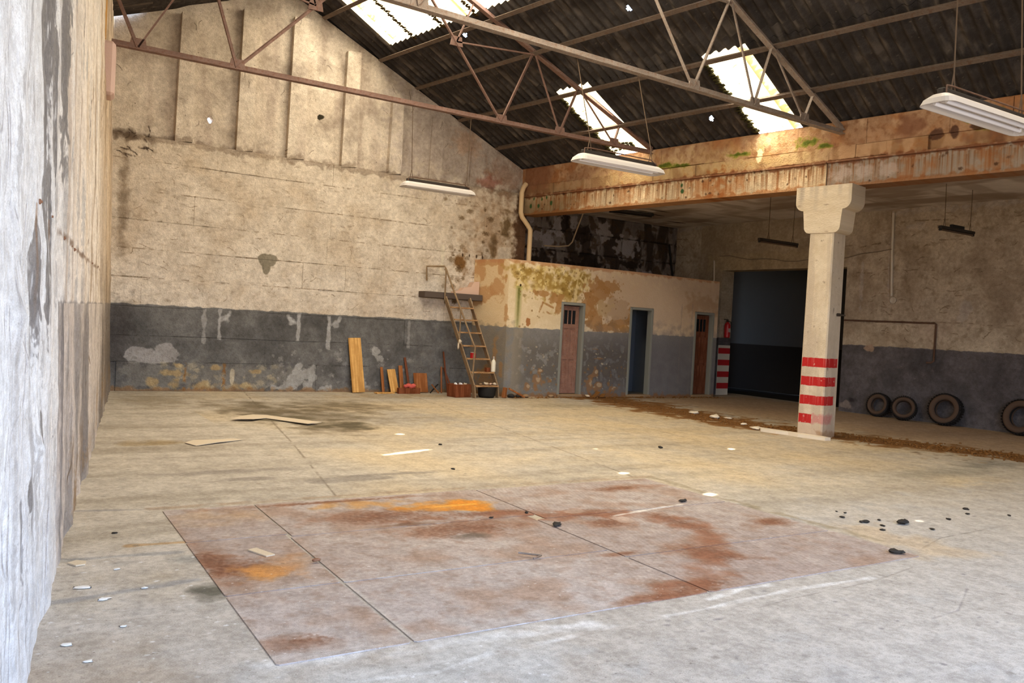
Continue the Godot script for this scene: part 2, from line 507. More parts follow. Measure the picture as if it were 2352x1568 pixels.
	q.blob(3.75, 0.3, 0.05, 0.16, C(210, 196, 170), 0.8, 0.3)
	q.spots(40, 2.2, 0.05, 4.6, 0.5, 0.02, 0.09, C(206, 188, 150), 0.45)
	for b in [[5.0, 0.2, 0.32, 0.14], [5.15, 0.36, 0.22, 0.14], [5.02, 0.5, 0.1, 0.08], [4.8, 0.08, 0.3, 0.08], [5.55, 0.06, 0.2, 0.08], [6.62, 0.85, 0.13, 0.1], [6.7, 0.7, 0.1, 0.08], [6.3, 0.18, 0.2, 0.12], [5.3, 0.3, 0.1, 0.2]]:
		q.blob(b[0], b[1], b[2], b[3], C(172, 168, 162), 0.85, 0.2, 1.2)
	q.spots(60, 4.4, 0.05, 7.8, 0.9, 0.01, 0.07, C(176, 170, 164), 0.5)
	q.spots(40, 7.4, 0.3, 8.4, 0.9, 0.02, 0.1, C(118, 112, 106), 0.5)
	q.rect(1.2, -0.1, 10.4, 0.05, C(150, 112, 76), 0.7, 0.05, 0.08)
	# white strokes with flags along the top of the dado
	for s in [[3.2, 0.9, 0.07, 0.55], [3.48, 0.98, 0.06, 0.75], [4.98, 1.0, 0.07, 0.75], [5.6, 0.86, 0.08, 0.75], [7.36, 0.95, 0.06, 0.4]]:
		q.rect(s[0] - s[2] / 2, s[1], s[0] + s[2] / 2, 1.54, C(190, 186, 182), s[3], 0.02, 0.03)
	for s in [[3.56, 0.16, 1.0], [4.86, 0.15, -1.0], [5.72, 0.2, 1.0]]:
		q.line([Vector2(s[0] - 0.05 * s[2], 1.36), Vector2(s[0] + 0.07 * s[2], 1.44), Vector2(s[0] + 0.1 * s[2], 1.5)], 0.03, C(188, 184, 180), 0.7, 0.2)
		q.blob(s[0] + 0.03 * s[2], 1.37, 0.07, 0.08, C(186, 182, 178), 0.7, 0.4)

func paint_left(q: Cv) -> void:      # x is the distance from the camera plane, 2 .. 16.4
	q.base(C(232, 231, 231), C(246, 246, 247), 0.4, 0.3, 0.3)
	q.relief(0.15, 0.4, 0.5)
	var far := q.noise(0.25, 2, 520, 1, 1)
	q.rect(5.6, -1.0, 17.0, 7.0, C(242, 228, 214), 0.85, 2.5, 0.8)
	q.rect(11.5, -1.0, 17.0, 7.0, C(214, 186, 152), 0.7, 3.0, 0.8)
	var st := q.noise(1.6, 4, 521, 1, 10)
	q.tint(st, 0.62, 0.85, C(208, 203, 200), 0.3)
	q.tint(st, 0.6, 0.8, C(188, 166, 146), 0.5, 5.6, -1.0)
	q.tint(q.noise(3.0, 4, 522, 1, 14), 0.68, 0.8, C(176, 171, 169), 0.35)
	q.tint(q.noise(0.8, 4, 523, 1, 6), 0.6, 0.85, C(204, 180, 152), 0.5, 6.5, 0.0)
	q.tint(q.noise(1.8, 4, 524, 1, 12), 0.62, 0.8, C(150, 124, 98), 0.5, 9.0, 0.0)
	# bare grey undercoat in tall flaking streaks
	for b in [[4.75, 2.95, 0.16, 0.35], [4.52, 2.5, 0.1, 0.5], [4.42, 2.1, 0.07, 0.35], [4.48, 1.72, 0.09, 0.3], [4.1, 1.62, 0.16, 0.22], [4.85, 3.4, 0.2, 0.5], [3.72, 0.62, 0.05, 0.12], [3.95, 0.75, 0.05, 0.1], [4.3, 0.9, 0.06, 0.2], [5.6, 3.3, 0.3, 0.9], [4.95, 2.6, 0.1, 0.5], [4.66, 1.95, 0.07, 0.5], [4.6, 2.95, 0.2, 0.5]]:
		q.blob(b[0], b[1], b[2], b[3], C(146, 141, 138), 0.95, 0.08, 1.1, -24.0)
		q.blob(b[0] + 0.04, b[1] - 0.1, b[2] * 0.6, b[3], C(126, 122, 122), 0.6, 0.3, 1.3, -16.0, true)
	q.spots(170, 3.8, 1.2, 5.15, 3.5, 0.005, 0.016, C(232, 231, 232), 0.8, 4.0, 16.0)
	for k in 60:
		var x := q.rng.randf_range(2.6, 8.0)
		q.blob(x, q.rng.randf_range(0.2, 4.0), 0.012 * x, q.rng.randf_range(0.05, 0.35), C(186, 182, 180), 0.6, 0.2, 1.3, -20.0, true)
	# grey dado, ragged, beyond five metres
	q.rect(5.3, -1.0, 17.0, 1.545, C(146, 138, 134), 0.85, 0.02, 0.02, 0.0, true)
	q.tint(st, 0.36, 0.58, C(218, 204, 192), 0.85, 5.3, 0.0, 13.5, 1.53)
	q.rect(5.4, 0.2, 5.75, 1.54, C(122, 116, 116), 0.65, 0.1, 0.1)
	q.rect(7.6, 0.0, 8.6, 1.54, C(112, 106, 106), 0.5, 0.3, 0.2)
	q.rect(12.0, 0.0, 17.0, 1.54, C(104, 92, 80), 0.6, 1.5, 0.2)
	q.rect(2.0, -1.0, 5.5, 0.5, C(206, 208, 214), 0.35, 0.5, 0.3)
	q.spots(40, 6.0, 0.0, 16.0, 0.5, 0.05, 0.3, C(150, 122, 92), 0.5)
	# long cracks, near ones and small ones
	for x in [2.82, 3.02, 3.28, 3.34, 3.62, 3.86, 4.2, 4.62, 5.05, 5.5, 6.3, 7.1, 8.4]:
		var pts := []
		for k in 26: pts.append(Vector2(x + sin(k * 1.3 + x * 9.0) * 0.03 + q.rng.randf_range(-0.02, 0.02), k * 0.16))
		q.line(pts, 0.0065, C(150, 144, 146), 0.6, 0.47, -60.0)
	q.cracks(60, 2.6, 0.0, 6.0, 3.6, 0.35, 0.004, C(160, 154, 154), 0.7, true)
	q.spots(220, 2.4, 0.0, 6.0, 4.0, 0.006, 0.02, C(198, 196, 200), 0.6, 2.0, -30.0)
	q.cracks(50, 6.0, 0.0, 16.0, 5.0, 0.8, 0.012, C(110, 92, 76), 0.7, true)
	for b in [[4.12, 1.96], [4.66, 1.94]]: q.drip(b[0] + 0.02, b[1], 0.5, 0.03, C(150, 110, 80), 0.6)
	q.line([Vector2(5.2, 1.94), Vector2(7.5, 1.92), Vector2(11.0, 1.95)], 0.02, C(120, 96, 78), 0.7, 0.45)

func paint_floor(q: Cv) -> void:      # x, and y = distance from the camera plane
	q.base(C(186, 174, 158), C(212, 200, 182), 0.45, 0.3, 0.25)
	q.relief(0.1, 0.3, 0.4)
	var band := q.noise(1.1, 4, 541, 6, 1)
	q.tint(band, 0.52, 0.85, C(160, 146, 126), 0.45)
	q.tint(q.noise(2.2, 4, 542, 8, 1), 0.55, 0.85, C(150, 138, 120), 0.35, -1.0, 5.0)
	q.tint(q.noise(0.35, 3, 543, 1, 1), 0.4, 0.9, C(216, 192, 154), 0.7, 2.5, 5.2)
	q.blob(9.5, 10.0, 4.5, 6.0, C(214, 184, 136), 0.55, 1.2, 0.6)
	q.rect(-1.0, -2.0, 14.0, 5.0, C(192, 185, 178), 0.72, 1.2, 0.6)
	q.rect(-1.0, 4.9, 1.3, 5.7, C(206, 196, 184), 0.5, 0.3, 0.3)
	q.tint(q.mi, 0.64, 0.84, C(174, 170, 166), 0.35, -1.0, 2.0, 14.0, 5.4)
	q.tint(q.fi, 0.68, 0.85, C(140, 134, 128), 0.35, -1.0, 2.0, 14.0, 7.0)
	# bay joints of the concrete
	for y in [9.7, 13.3]: q.line([Vector2(-1, y), Vector2(9, y)], 0.012, C(120, 104, 84), 0.6, 0.46, -50.0)
	for x in [3.0, 6.3, 8.9]: q.line([Vector2(x + 1.0, 16.2), Vector2(x, 9.7), Vector2(x - 0.5, 6.8)], 0.012, C(118, 104, 86), 0.6, 0.46, -50.0)
	q.line([Vector2(0.0, 6.95), Vector2(1.1, 6.72)], 0.02, C(150, 146, 144), 0.6, 0.4, -40.0)
	q.line([Vector2(0.35, 5.55), Vector2(1.0, 5.5)], 0.03, C(150, 150, 150), 0.6, 0.4, -30.0)
	q.line([Vector2(0.1, 4.75), Vector2(1.0, 4.9)], 0.03, C(150, 150, 152), 0.6, 0.4, -30.0)
	# oily stain by the back wall
	for b in [[4.1, 12.3, 1.3, 1.6], [5.0, 13.6, 1.2, 1.2], [3.5, 13.3, 0.9, 1.5], [3.9, 11.0, 0.6, 0.9]]:
		q.blob(b[0], b[1], b[2], b[3], C(112, 98, 76), 0.75, 0.9, 1.0)
	q.blob(4.2, 11.2, 0.5, 0.5, C(86, 76, 56), 0.7, 0.7)
	q.blob(3.5, 12.1, 0.5, 0.7, C(98, 88, 66), 0.6, 0.7)
	q.blob(1.5, 10.0, 0.5, 0.25, C(142, 116, 74), 0.6, 0.7)
	q.blob(2.2, 14.6, 0.8, 1.4, C(138, 122, 98), 0.55, 0.8)
	q.blob(7.5, 15.3, 2.5, 0.6, C(150, 124, 88), 0.5, 0.8)
	for b in [[1.9, 8.1, 0.9, 0.14], [2.9, 7.45, 0.7, 0.16], [2.0, 7.7, 0.4, 0.1], [3.4, 7.6, 0.5, 0.08]]:
		q.blob(b[0], b[1], b[2], b[3], C(138, 128, 118), 0.6, 0.6)
	q.blob(10.2, 5.9, 1.6, 0.35, C(140, 134, 120), 0.5, 0.8)
	q.blob(11.6, 6.15, 0.8, 0.3, C(118, 114, 104), 0.6, 0.8)
	q.blob(9.6, 13.4, 1.2, 0.5, C(158, 146, 122), 0.5, 0.8)
	for k in 30: q.blob(lerpf(9.2, 15.6, k / 29.0), 15.02 + q.rng.randf_range(-0.12, 0.08), 0.3, 0.16, C(130, 90, 50), 0.65, 0.7, 1.2)
	q.rect(12.6, 4.0, 17.0, 15.3, C(186, 150, 114), 0.6, 1.0, 0.6)
	dirt_band(q)
	q.spots(160, 11.0, 6.0, 13.2, 14.6, 0.02, 0.07, C(176, 150, 112), 0.6)
	q.spots(120, 11.2, 6.0, 13.0, 14.6, 0.02, 0.06, C(76, 52, 26), 0.7)
	# white cement haze and cracks along the pit
	q.line([Vector2(1.31, 3.28), Vector2(1.7, 3.22), Vector2(2.0, 3.3), Vector2(2.4, 3.31), Vector2(2.8, 3.36), Vector2(3.4, 3.35), Vector2(4.2, 3.4), Vector2(5.0, 3.36)], 0.02, C(236, 234, 232), 0.7, 0.36)
	q.line([Vector2(1.0, 3.6), Vector2(1.6, 3.52), Vector2(2.3, 3.47), Vector2(2.7, 3.42)], 0.05, C(232, 230, 228), 0.8, 0.3)
	q.line([Vector2(3.6, 3.47), Vector2(3.95, 3.53), Vector2(4.2, 3.52)], 0.022, C(240, 238, 236), 0.8, 0.3)
	q.rect(0.9, 2.9, 2.3, 3.5, C(206, 208, 208), 0.5, 0.3, 0.3)
	q.rect(-0.3, 3.0, 0.6, 4.05, C(176, 158, 138), 0.6, 0.4, 0.4)
	q.blob(1.02, 4.68, 0.16, 0.16, C(96, 92, 80), 0.85, 0.5, 1.2)
	q.blob(1.0, 5.35, 0.14, 0.14, C(140, 138, 132), 0.7, 0.6, 1.2)
	q.line([Vector2(0.75, 5.75), Vector2(1.1, 5.72)], 0.025, C(190, 150, 100), 0.7, 0.2)
	q.line([Vector2(6.1, 3.7), Vector2(6.6, 3.85), Vector2(7.6, 3.9)], 0.007, C(134, 128, 118), 0.7, 0.4, -40.0)
	q.line([Vector2(3.4, 3.2), Vector2(4.1, 3.28), Vector2(4.9, 3.3), Vector2(5.5, 3.4)], 0.006, C(150, 142, 134), 0.6, 0.4, -30.0)
	q.line([Vector2(4.6, 2.7), Vector2(4.9, 2.72), Vector2(5.4, 2.95)], 0.005, C(150, 142, 138), 0.6, 0.4, -30.0)
	q.blob(5.4, 4.55, 0.5, 0.09, C(166, 146, 120), 0.6, 0.8)
	q.rect(5.85, 3.5, 6.4, 4.4, C(206, 180, 146), 0.6, 0.3, 0.3)
	q.line([Vector2(1.0, 6.75), Vector2(3.0, 6.78), Vector2(6.0, 6.74)], 0.04, C(176, 152, 126), 0.7, 0.4)
	q.line([Vector2(6.0, 6.7), Vector2(5.95, 5.2), Vector2(6.0, 4.0)], 0.05, C(160, 146, 120), 0.7, 0.42)
	q.spots(380, -0.5, 2.0, 12.0, 9.0, 0.006, 0.028, C(128, 120, 110), 0.5)
	q.spots(420, -0.4, 2.2, 2.2, 5.5, 0.003, 0.014, C(240, 240, 242), 0.9)
	q.spots(260, 2.0, 7.0, 11.0, 15.0, 0.01, 0.04, C(140, 124, 102), 0.4)
	q.spots(130, 3.0, 2.0, 9.0, 4.6, 0.006, 0.022, C(134, 128, 126), 0.7, 0.8)
	q.cracks(30, 0.0, 2.5, 12.0, 12.0, 0.6, 0.005, C(128, 118, 106), 0.5)

func dirt_band(q: Cv) -> void:      # rust-brown soil washed along the line of the beam
	var soil := C(138, 94, 48)
	for k in 46:
		var t := k / 45.0
		var y := lerpf(14.95, 5.4, t)
		var x := (lerpf(11.7, 11.35, t * 2.0) if t < 0.5 else lerpf(11.35, 13.3, t * 2.0 - 1.0)) + q.rng.randf_range(-0.12, 0.12)
		var wd := lerpf(1.0, 0.5, t)
		q.blob(x, y, wd * q.rng.randf_range(0.8, 1.2), 0.5, soil, 0.85, 0.5, 1.1)
		q.blob(x - 0.2 * wd, y, wd * 0.5, 0.35, C(108, 70, 34), 0.55, 0.7, 1.3)
	q.blob(11.5, 13.2, 0.9, 1.1, soil, 0.7, 0.8, 1.0)

func paint_plates(q: Cv) -> void:
	q.base(C(176, 158, 149), C(196, 181, 171), 0.5, 0.35, 0.3)
	q.relief(0.0, 0.2, 0.5)
	q.rect(1.0, 3.4, 3.2, 4.5, C(190, 180, 177), 0.6, 0.6, 0.4)
	q.tint(q.noise(1.2, 4, 561, 1, 1), 0.52, 0.8, C(164, 128, 104), 0.5)
	q.tint(q.noise(6.0, 3, 562, 1, 1), 0.55, 0.8, C(144, 114, 94), 0.3)
	# fine slanting tread lines
	for j in q.h:
		for i in range(j * q.w, j * q.w + q.w):
			var u := (i - j * q.w) / q.px
			var k := absf(fmod((u + j / q.py * 0.35) * 26.0, 1.0) - 0.5) * 2.0
			q.t[i] = clampi(int(q.t[i] + (k - 0.5) * 60.0), 0, 255)
			if u > 2.4: q.put(i, 130.0, 110.0, 98.0, k * 0.14)
	var rust := C(140, 90, 62)
	for b in [[4.24, 5.51, 0.5, 0.2], [4.8, 5.0, 0.22, 0.5], [4.35, 4.2, 0.35, 0.35], [3.75, 3.68, 0.4, 0.16], [4.2, 5.2, 0.3, 0.2], [1.14, 5.2, 0.14, 0.4], [1.3, 5.0, 0.3, 0.28], [3.4, 5.78, 0.8, 0.14], [3.0, 5.4, 0.7, 0.3], [5.6, 4.75, 0.3, 0.14], [3.4, 3.6, 0.5, 0.08], [1.25, 3.75, 0.25, 0.12], [2.6, 5.95, 0.7, 0.3], [3.75, 4.42, 0.2, 0.05], [2.4, 6.55, 1.2, 0.06], [5.2, 6.3, 0.5, 0.12]]:
		q.blob(b[0], b[1], b[2], b[3], rust, 0.62, 0.9, 1.3)
		q.blob(b[0], b[1], b[2] * 0.6, b[3] * 0.7, C(110, 62, 38), 0.5, 0.8, 1.4, 0.0, true)
	for p in [[3.5, 5.72], [3.75, 5.62], [4.0, 5.55], [4.3, 5.5], [4.55, 5.35], [4.75, 5.1], [4.8, 4.85], [4.7, 4.6], [4.5, 4.4], [4.3, 4.2], [4.1, 4.0], [3.9, 3.8], [3.7, 3.68], [3.45, 3.6]]:
		q.blob(p[0], p[1], 0.3, 0.17, C(150, 96, 68), 0.5, 0.9, 1.3)
	q.blob(2.93, 5.2, 0.16, 0.12, C(106, 92, 80), 0.7, 0.6)
	q.blob(2.7, 5.65, 0.3, 0.06, C(100, 62, 40), 0.6, 0.6)
	var orange := C(226, 140, 28)
	q.blob(3.42, 6.08, 0.26, 0.26, orange, 0.95, 0.5, 0.7)
	q.blob(3.1, 6.15, 0.4, 0.18, orange, 0.75, 0.7, 1.0)
	q.blob(2.6, 6.4, 0.5, 0.16, C(206, 140, 56), 0.6, 0.8, 1.3)
	q.blob(1.37, 4.9, 0.16, 0.2, C(222, 150, 66), 0.8, 0.7, 1.2)
	q.blob(1.5, 5.0, 0.26, 0.24, C(196, 142, 92), 0.6, 0.8, 1.3)
	q.blob(1.4, 6.3, 0.4, 0.3, C(190, 150, 104), 0.4, 0.8, 1.0)
	q.blob(3.3, 6.12, 0.3, 0.03, C(240, 176, 70), 0.8, 0.4)
	for p in [[Vector2(4.4, 5.36), Vector2(4.8, 5.44), Vector2(5.3, 5.52)]]: q.line(p, 0.02, C(232, 222, 210), 0.85, 0.2)
	q.blob(4.42, 5.24, 0.1, 0.1, C(206, 184, 168), 0.7, 0.5, 1.3)
	q.blob(4.2, 5.6, 0.12, 0.08, C(200, 180, 164), 0.6, 0.5, 1.3)
	# cement dust in the joints and at the near edge
	q.line([Vector2(1.74, 3.5), Vector2(1.745, 4.6)], 0.02, C(202, 192, 184), 0.8, 0.3)
	q.line([Vector2(1.75, 4.54), Vector2(3.0, 4.52)], 0.012, C(206, 196, 188), 0.7, 0.4)
	q.rect(1.0, 3.5, 2.9, 3.68, C(196, 190, 186), 0.5, 0.15, 0.15)
	q.spots(520, 1.05, 3.55, 3.6, 5.0, 0.002, 0.007, C(228, 222, 218), 0.8)
	q.spots(160, 1.05, 3.6, 5.85, 6.6, 0.004, 0.012, C(126, 102, 86), 0.5)
	q.spots(300, 3.2, 3.6, 5.85, 6.6, 0.004, 0.012, C(214, 204, 196), 0.6)

func paint_box(q: Cv) -> void:       # x from the front left corner (negative on the side wall)
	q.base(C(214, 190, 152), C(232, 212, 178), 0.45, 0.4, 0.25)
	q.relief(0.2, 0.5, 0.4)
	q.rect(2.2, 1.4, 7.0, 3.1, C(196, 166, 138), 0.75, 0.8, 0.5)
	q.rect(-1.1, 1.4, -0.02, 3.1, C(204, 172, 128), 0.6, 0.1, 0.1)
	var ochre := C(180, 134, 88)
	for b in [[-0.85, 2.75, 0.2, 0.3], [-0.6, 2.88, 0.5, 0.09], [-0.75, 2.2, 0.4, 0.2], [-0.3, 2.35, 0.22, 0.28], [-0.25, 2.8, 0.1, 0.3], [-0.9, 2.0, 0.2, 0.1], [-0.03, 1.75, 0.06, 0.28], [-0.08, 2.5, 0.04, 0.14]]:
		q.blob(b[0], b[1], b[2], b[3], ochre, 0.75, 0.3, 1.1, -40.0)
	# damp, mossy bloom under the coping
	for b in [[0.95, 2.55, 0.75, 0.35], [1.4, 2.4, 0.55, 0.4], [0.4, 2.7, 0.5, 0.2], [1.8, 2.62, 0.4, 0.3]]:
		q.blob(b[0], b[1], b[2] * 1.15, b[3] * 1.15, C(170, 138, 74), 0.75, 0.6, 1.2, -20.0)
		q.blob(b[0] + 0.1, b[1] + 0.05, b[2] * 0.6, b[3] * 0.6, C(136, 104, 42), 0.6, 0.8, 1.3, -15.0)
	q.spots(130, 0.2, 2.3, 2.1, 2.9, 0.01, 0.06, C(226, 202, 140), 0.8)
	q.spots(60, 0.2, 2.2, 2.1, 2.9, 0.01, 0.06, C(112, 84, 36), 0.6)
	q.line([Vector2(1.83, 2.95), Vector2(1.8, 2.5), Vector2(1.78, 2.15)], 0.035, C(222, 196, 140), 0.8, 0.1, 40.0)
	for p in [Vector2(1.95, 2.8), Vector2(2.05, 2.65), Vector2(1.7, 2.85), Vector2(2.15, 2.75)]:
		q.line([p, p + Vector2(-0.06, -0.12), p + Vector2(0.04, -0.22), p + Vector2(0.1, -0.1)], 0.022, C(220, 196, 142), 0.8, 0.2, 40.0)
	# bare render with curling edges of old paint
	for b in [[2.4, 2.4, 0.42, 0.3], [2.75, 2.55, 0.35, 0.16], [2.35, 1.75, 0.28, 0.3], [2.8, 1.6, 0.5, 0.12], [3.1, 1.75, 0.3, 0.16], [3.35, 1.9, 0.1, 0.3], [2.2, 2.1, 0.25, 0.4], [0.9, 2.28, 0.3, 0.08], [1.25, 2.18, 0.25, 0.12], [1.35, 2.0, 0.12, 0.16]]:
		q.blob(b[0], b[1], b[2], b[3], C(168, 122, 74), 0.8, 0.15, 1.0, -50.0)
	q.blob(2.95, 2.05, 0.42, 0.26, C(186, 156, 124), 0.95, 0.1, 0.5, 30.0)
	q.blob(2.6, 2.05, 0.25, 0.2, C(190, 160, 120), 0.9, 0.15, 1.0, 30.0)
	q.blob(3.2, 1.62, 0.25, 0.1, C(180, 134, 80), 0.9, 0.2, 1.0, 20.0)
	q.blob(0.56, 1.65, 0.06, 0.08, C(160, 104, 60), 0.9, 0.2, 1.3, -50.0)
	for b in [[1.0, 1.98, 0.18, 0.1], [1.02, 1.84, 0.12, 0.05]]: q.line([Vector2(b[0] - b[2], b[1] - b[3]), Vector2(b[0] - b[2] * 0.5, b[1] + b[3]), Vector2(b[0] + b[2], b[1])], 0.022, C(158, 110, 64), 0.8, 0.3, -50.0)
	q.drip(0.27, 2.4, 1.0, 0.1, C(126, 128, 60), 0.8)
	q.drip(0.27, 2.35, 0.9, 0.035, C(82, 82, 34), 0.8)
	q.blob(0.3, 2.42, 0.03, 0.03, C(52, 36, 20), 0.9, 0.4)
	q.spots(70, 0.0, 1.5, 3.4, 2.9, 0.008, 0.03, C(128, 92, 52), 0.7)
	q.rect(-1.1, 2.9, 7.0, 3.1, C(176, 122, 84), 0.6, 0.04, 0.06)
	q.rect(5.2, 2.1, 6.3, 2.5, C(150, 112, 74), 0.35, 0.2, 0.2)
	# dado
	q.rect(-1.1, -1.0, 7.0, 1.5, C(128, 124, 120), 0.95, 0.015, 0.02, 0.0, true)
	q.rect(2.0, -1.0, 7.0, 1.49, C(108, 103, 103), 0.6, 0.6, 0.3)
	q.rect(-1.1, -1.0, 0.05, 1.49, C(128, 112, 90), 0.55, 0.2, 0.2)
	q.rect(0.17, -0.1, 0.42, 1.49, C(148, 136, 118), 0.75, 0.06, 0.05)
	for x in [5.0, 5.35]: q.rect(x, 0.0, x + 0.03, 2.3, C(140, 128, 120), 0.3, 0.03, 0.02)
	for b in [[-0.3, 1.0, 0.08, 0.4], [-0.1, 0.6, 0.06, 0.3], [-0.5, 0.4, 0.3, 0.3]]: q.blob(b[0], b[1], b[2], b[3], C(160, 118, 74), 0.7, 0.5, 1.2)
	q.tint(q.mi, 0.55, 0.75, C(134, 126, 112), 0.6, 0.1, -0.5, 3.9, 1.5, 20.0, 0.5)
	q.tint(q.mi, 0.25, 0.42, C(74, 66, 58), 0.5, 0.1, -0.5, 3.9, 1.5, -10.0, 0.5)
	for b in [[0.85, 0.35, 0.12, 0.22], [0.9, 0.55, 0.08, 0.07], [2.45, 0.55, 0.1, 0.12], [2.3, 0.3, 0.14, 0.2], [2.55, 0.25, 0.14, 0.14], [0.62, 0.2, 0.1, 0.1], [3.0, 0.2, 0.12, 0.06], [1.95, 0.4, 0.03, 0.2], [0.75, 0.65, 0.05, 0.04], [2.4, 1.1, 0.12, 0.025], [2.5, 0.88, 0.14, 0.025], [1.2, 0.35, 0.06, 0.05]]:
		q.blob(b[0], b[1], b[2], b[3], C(142, 106, 74), 0.8, 0.25, 1.3, -60.0)
		q.blob(b[0] + 0.03, b[1] + 0.03, b[2] * 0.5, b[3] * 0.4, C(186, 164, 134), 0.7, 0.3, 1.2, 50.0)
	q.spots(80, 0.5, 0.0, 3.5, 0.7, 0.01, 0.05, C(146, 104, 64), 0.7, 1.0, -30.0)
	q.spots(80, 0.5, 0.1, 3.5, 1.1, 0.008, 0.03, C(188, 172, 146), 0.7, 1.0, 30.0)
	q.rect(-1.1, -0.1, 7.0, 0.06, C(140, 92, 52), 0.7, 0.08, 0.1)

func paint_right(q: Cv) -> void:     # x = distance from the camera plane
	q.base(C(188, 168, 144), C(212, 194, 168), 0.5, 0.4, 0.3)
	q.relief(0.2, 0.8, 0.5)
	q.tint(q.noise(0.7, 4, 581, 1, 1), 0.5, 0.85, C(150, 128, 104), 0.5)
	q.rect(12.5, 1.5, 17.0, 4.7, C(168, 150, 124), 0.5, 1.2, 0.4)
	for y in [2.05, 2.62, 3.15, 3.75, 4.2]:
		var x := 6.0
		while x < 12.0:
			var l := q.rng.randf_range(0.3, 0.9)
			if q.rng.randf() < 0.5: q.line([Vector2(x, y + q.rng.randf_range(-0.05, 0.05)), Vector2(x + l, y + q.rng.randf_range(-0.05, 0.05))], 0.014, C(120, 100, 80), 0.7, 0.52, -50.0)
			x += l + 0.2
	q.cracks(110, 5.6, 1.6, 11.5, 4.4, 0.16, 0.008, C(124, 104, 82), 0.6)
	q.tint(q.mi, 0.6, 0.85, C(132, 112, 90), 0.45, 5.5, 1.6, 11.2, 4.5)
	for b in [[11.05, 3.45, 0.05, 1.0], [10.5, 4.1, 0.25, 0.08], [11.7, 2.9, 0.05, 0.6], [9.4, 2.3, 0.15, 0.3]]: q.blob(b[0], b[1], b[2], b[3], C(206, 192, 178), 0.6, 0.3)
	q.rect(5.5, 4.38, 11.0, 4.5, C(196, 182, 168), 0.6, 0.06, 0.1)
	q.blob(10.0, 1.95, 0.5, 0.25, C(196, 172, 150), 0.5, 0.6)
	q.rect(12.1, 3.3, 16.2, 3.7, C(190, 168, 130), 0.5, 0.1, 0.1)
	q.rect(5.0, -1.0, 17.0, 1.52, C(100, 94, 95), 0.96, 0.015, 0.02, 0.0, true)
	q.tint(q.noise(1.0, 4, 583, 1, 1), 0.5, 0.8, C(78, 74, 74), 0.6, 5.5, 0.0, 17.0, 1.5)
	q.blob(11.4, 1.46, 0.16, 0.09, C(186, 156, 132), 0.9, 0.2, 0.8)
	q.spots(30, 5.6, 0.2, 11.9, 1.4, 0.01, 0.05, C(140, 130, 124), 0.5)
	for b in [[11.75, 0.28, 0.12, 0.09], [9.35, 0.3, 0.1, 0.08]]: q.blob(b[0], b[1], b[2], b[3], C(48, 44, 44), 0.7, 0.5)
	q.blob(11.9, 0.15, 0.15, 0.12, C(170, 150, 136), 0.6, 0.3)

func paint_annex(q: Cv) -> void:
	q.base(C(112, 100, 92), C(140, 128, 120), 0.5, 0.4, 0.2)
	q.relief(0.3, 0.8, 0.4)
	q.tint(q.noise(1.6, 4, 601, 1, 3), 0.5, 0.62, C(58, 46, 38), 0.85)
	q.tint(q.noise(2.4, 4, 602, 1, 1), 0.58, 0.7, C(76, 58, 42), 0.7)
	for b in [[11.12, 4.25, 0.14, 0.14], [11.95, 4.1, 0.2, 0.25], [12.45, 4.25, 0.16, 0.2], [11.6, 3.75, 0.2, 0.25], [13.4, 4.1, 0.25, 0.25], [14.9, 3.1, 0.3, 0.14], [11.3, 3.85, 0.1, 0.14], [12.9, 3.0, 0.08, 0.2], [13.1, 3.5, 0.1, 0.12], [14.2, 3.8, 0.4, 0.3]]:
		q.blob(b[0], b[1], b[2], b[3], C(166, 156, 152), 0.8, 0.2, 1.1)
	for b in [[12.15, 4.2, 0.14, 0.25], [12.7, 4.0, 0.3, 0.25], [13.0, 3.3, 0.4, 0.3], [14.4, 3.35, 0.35, 0.12], [11.5, 3.2, 0.3, 0.3], [12.3, 3.1, 0.2, 0.25], [13.6, 3.0, 0.3, 0.2], [10.7, 3.5, 0.3, 0.9]]:
		q.blob(b[0], b[1], b[2], b[3], C(44, 34, 28), 0.85, 0.3, 1.1)
	for y in [2.95, 3.5, 4.02]: q.line([Vector2(10, y), Vector2(16, y)], 0.02, C(42, 34, 28), 0.8, 0.5, -50.0)
	for x in [10.9, 11.6, 12.2, 12.75, 13.3, 14.0, 14.7]: q.line([Vector2(x, 3.5), Vector2(x + 0.02, 4.02)], 0.02, C(42, 34, 28), 0.7, 0.55, -40.0)

func paint_ceiling(q: Cv) -> void:
	q.base(C(206, 196, 184), C(226, 216, 204), 0.5, 0.4, 0.2)
	q.relief(0.1, 0.5, 0.3)
	q.tint(q.noise(0.8, 4, 621, 1, 3), 0.5, 0.75, C(146, 126, 108), 0.7)
	q.tint(q.noise(1.4, 4, 622, 4, 1), 0.55, 0.75, C(156, 138, 120), 0.5)
	q.spots(20, 11.5, 4.5, 14.0, 7.0, 0.1, 0.3, C(170, 126, 96), 0.6)
	q.spots(16, 11.5, 4.5, 14.5, 9.0, 0.08, 0.3, C(206, 194, 180), 0.5)
	for k in 10: q.blob(q.rng.randf_range(12, 16), q.rng.randf_range(12, 17), 0.4, 0.06, C(52, 42, 34), 0.7, 0.4)

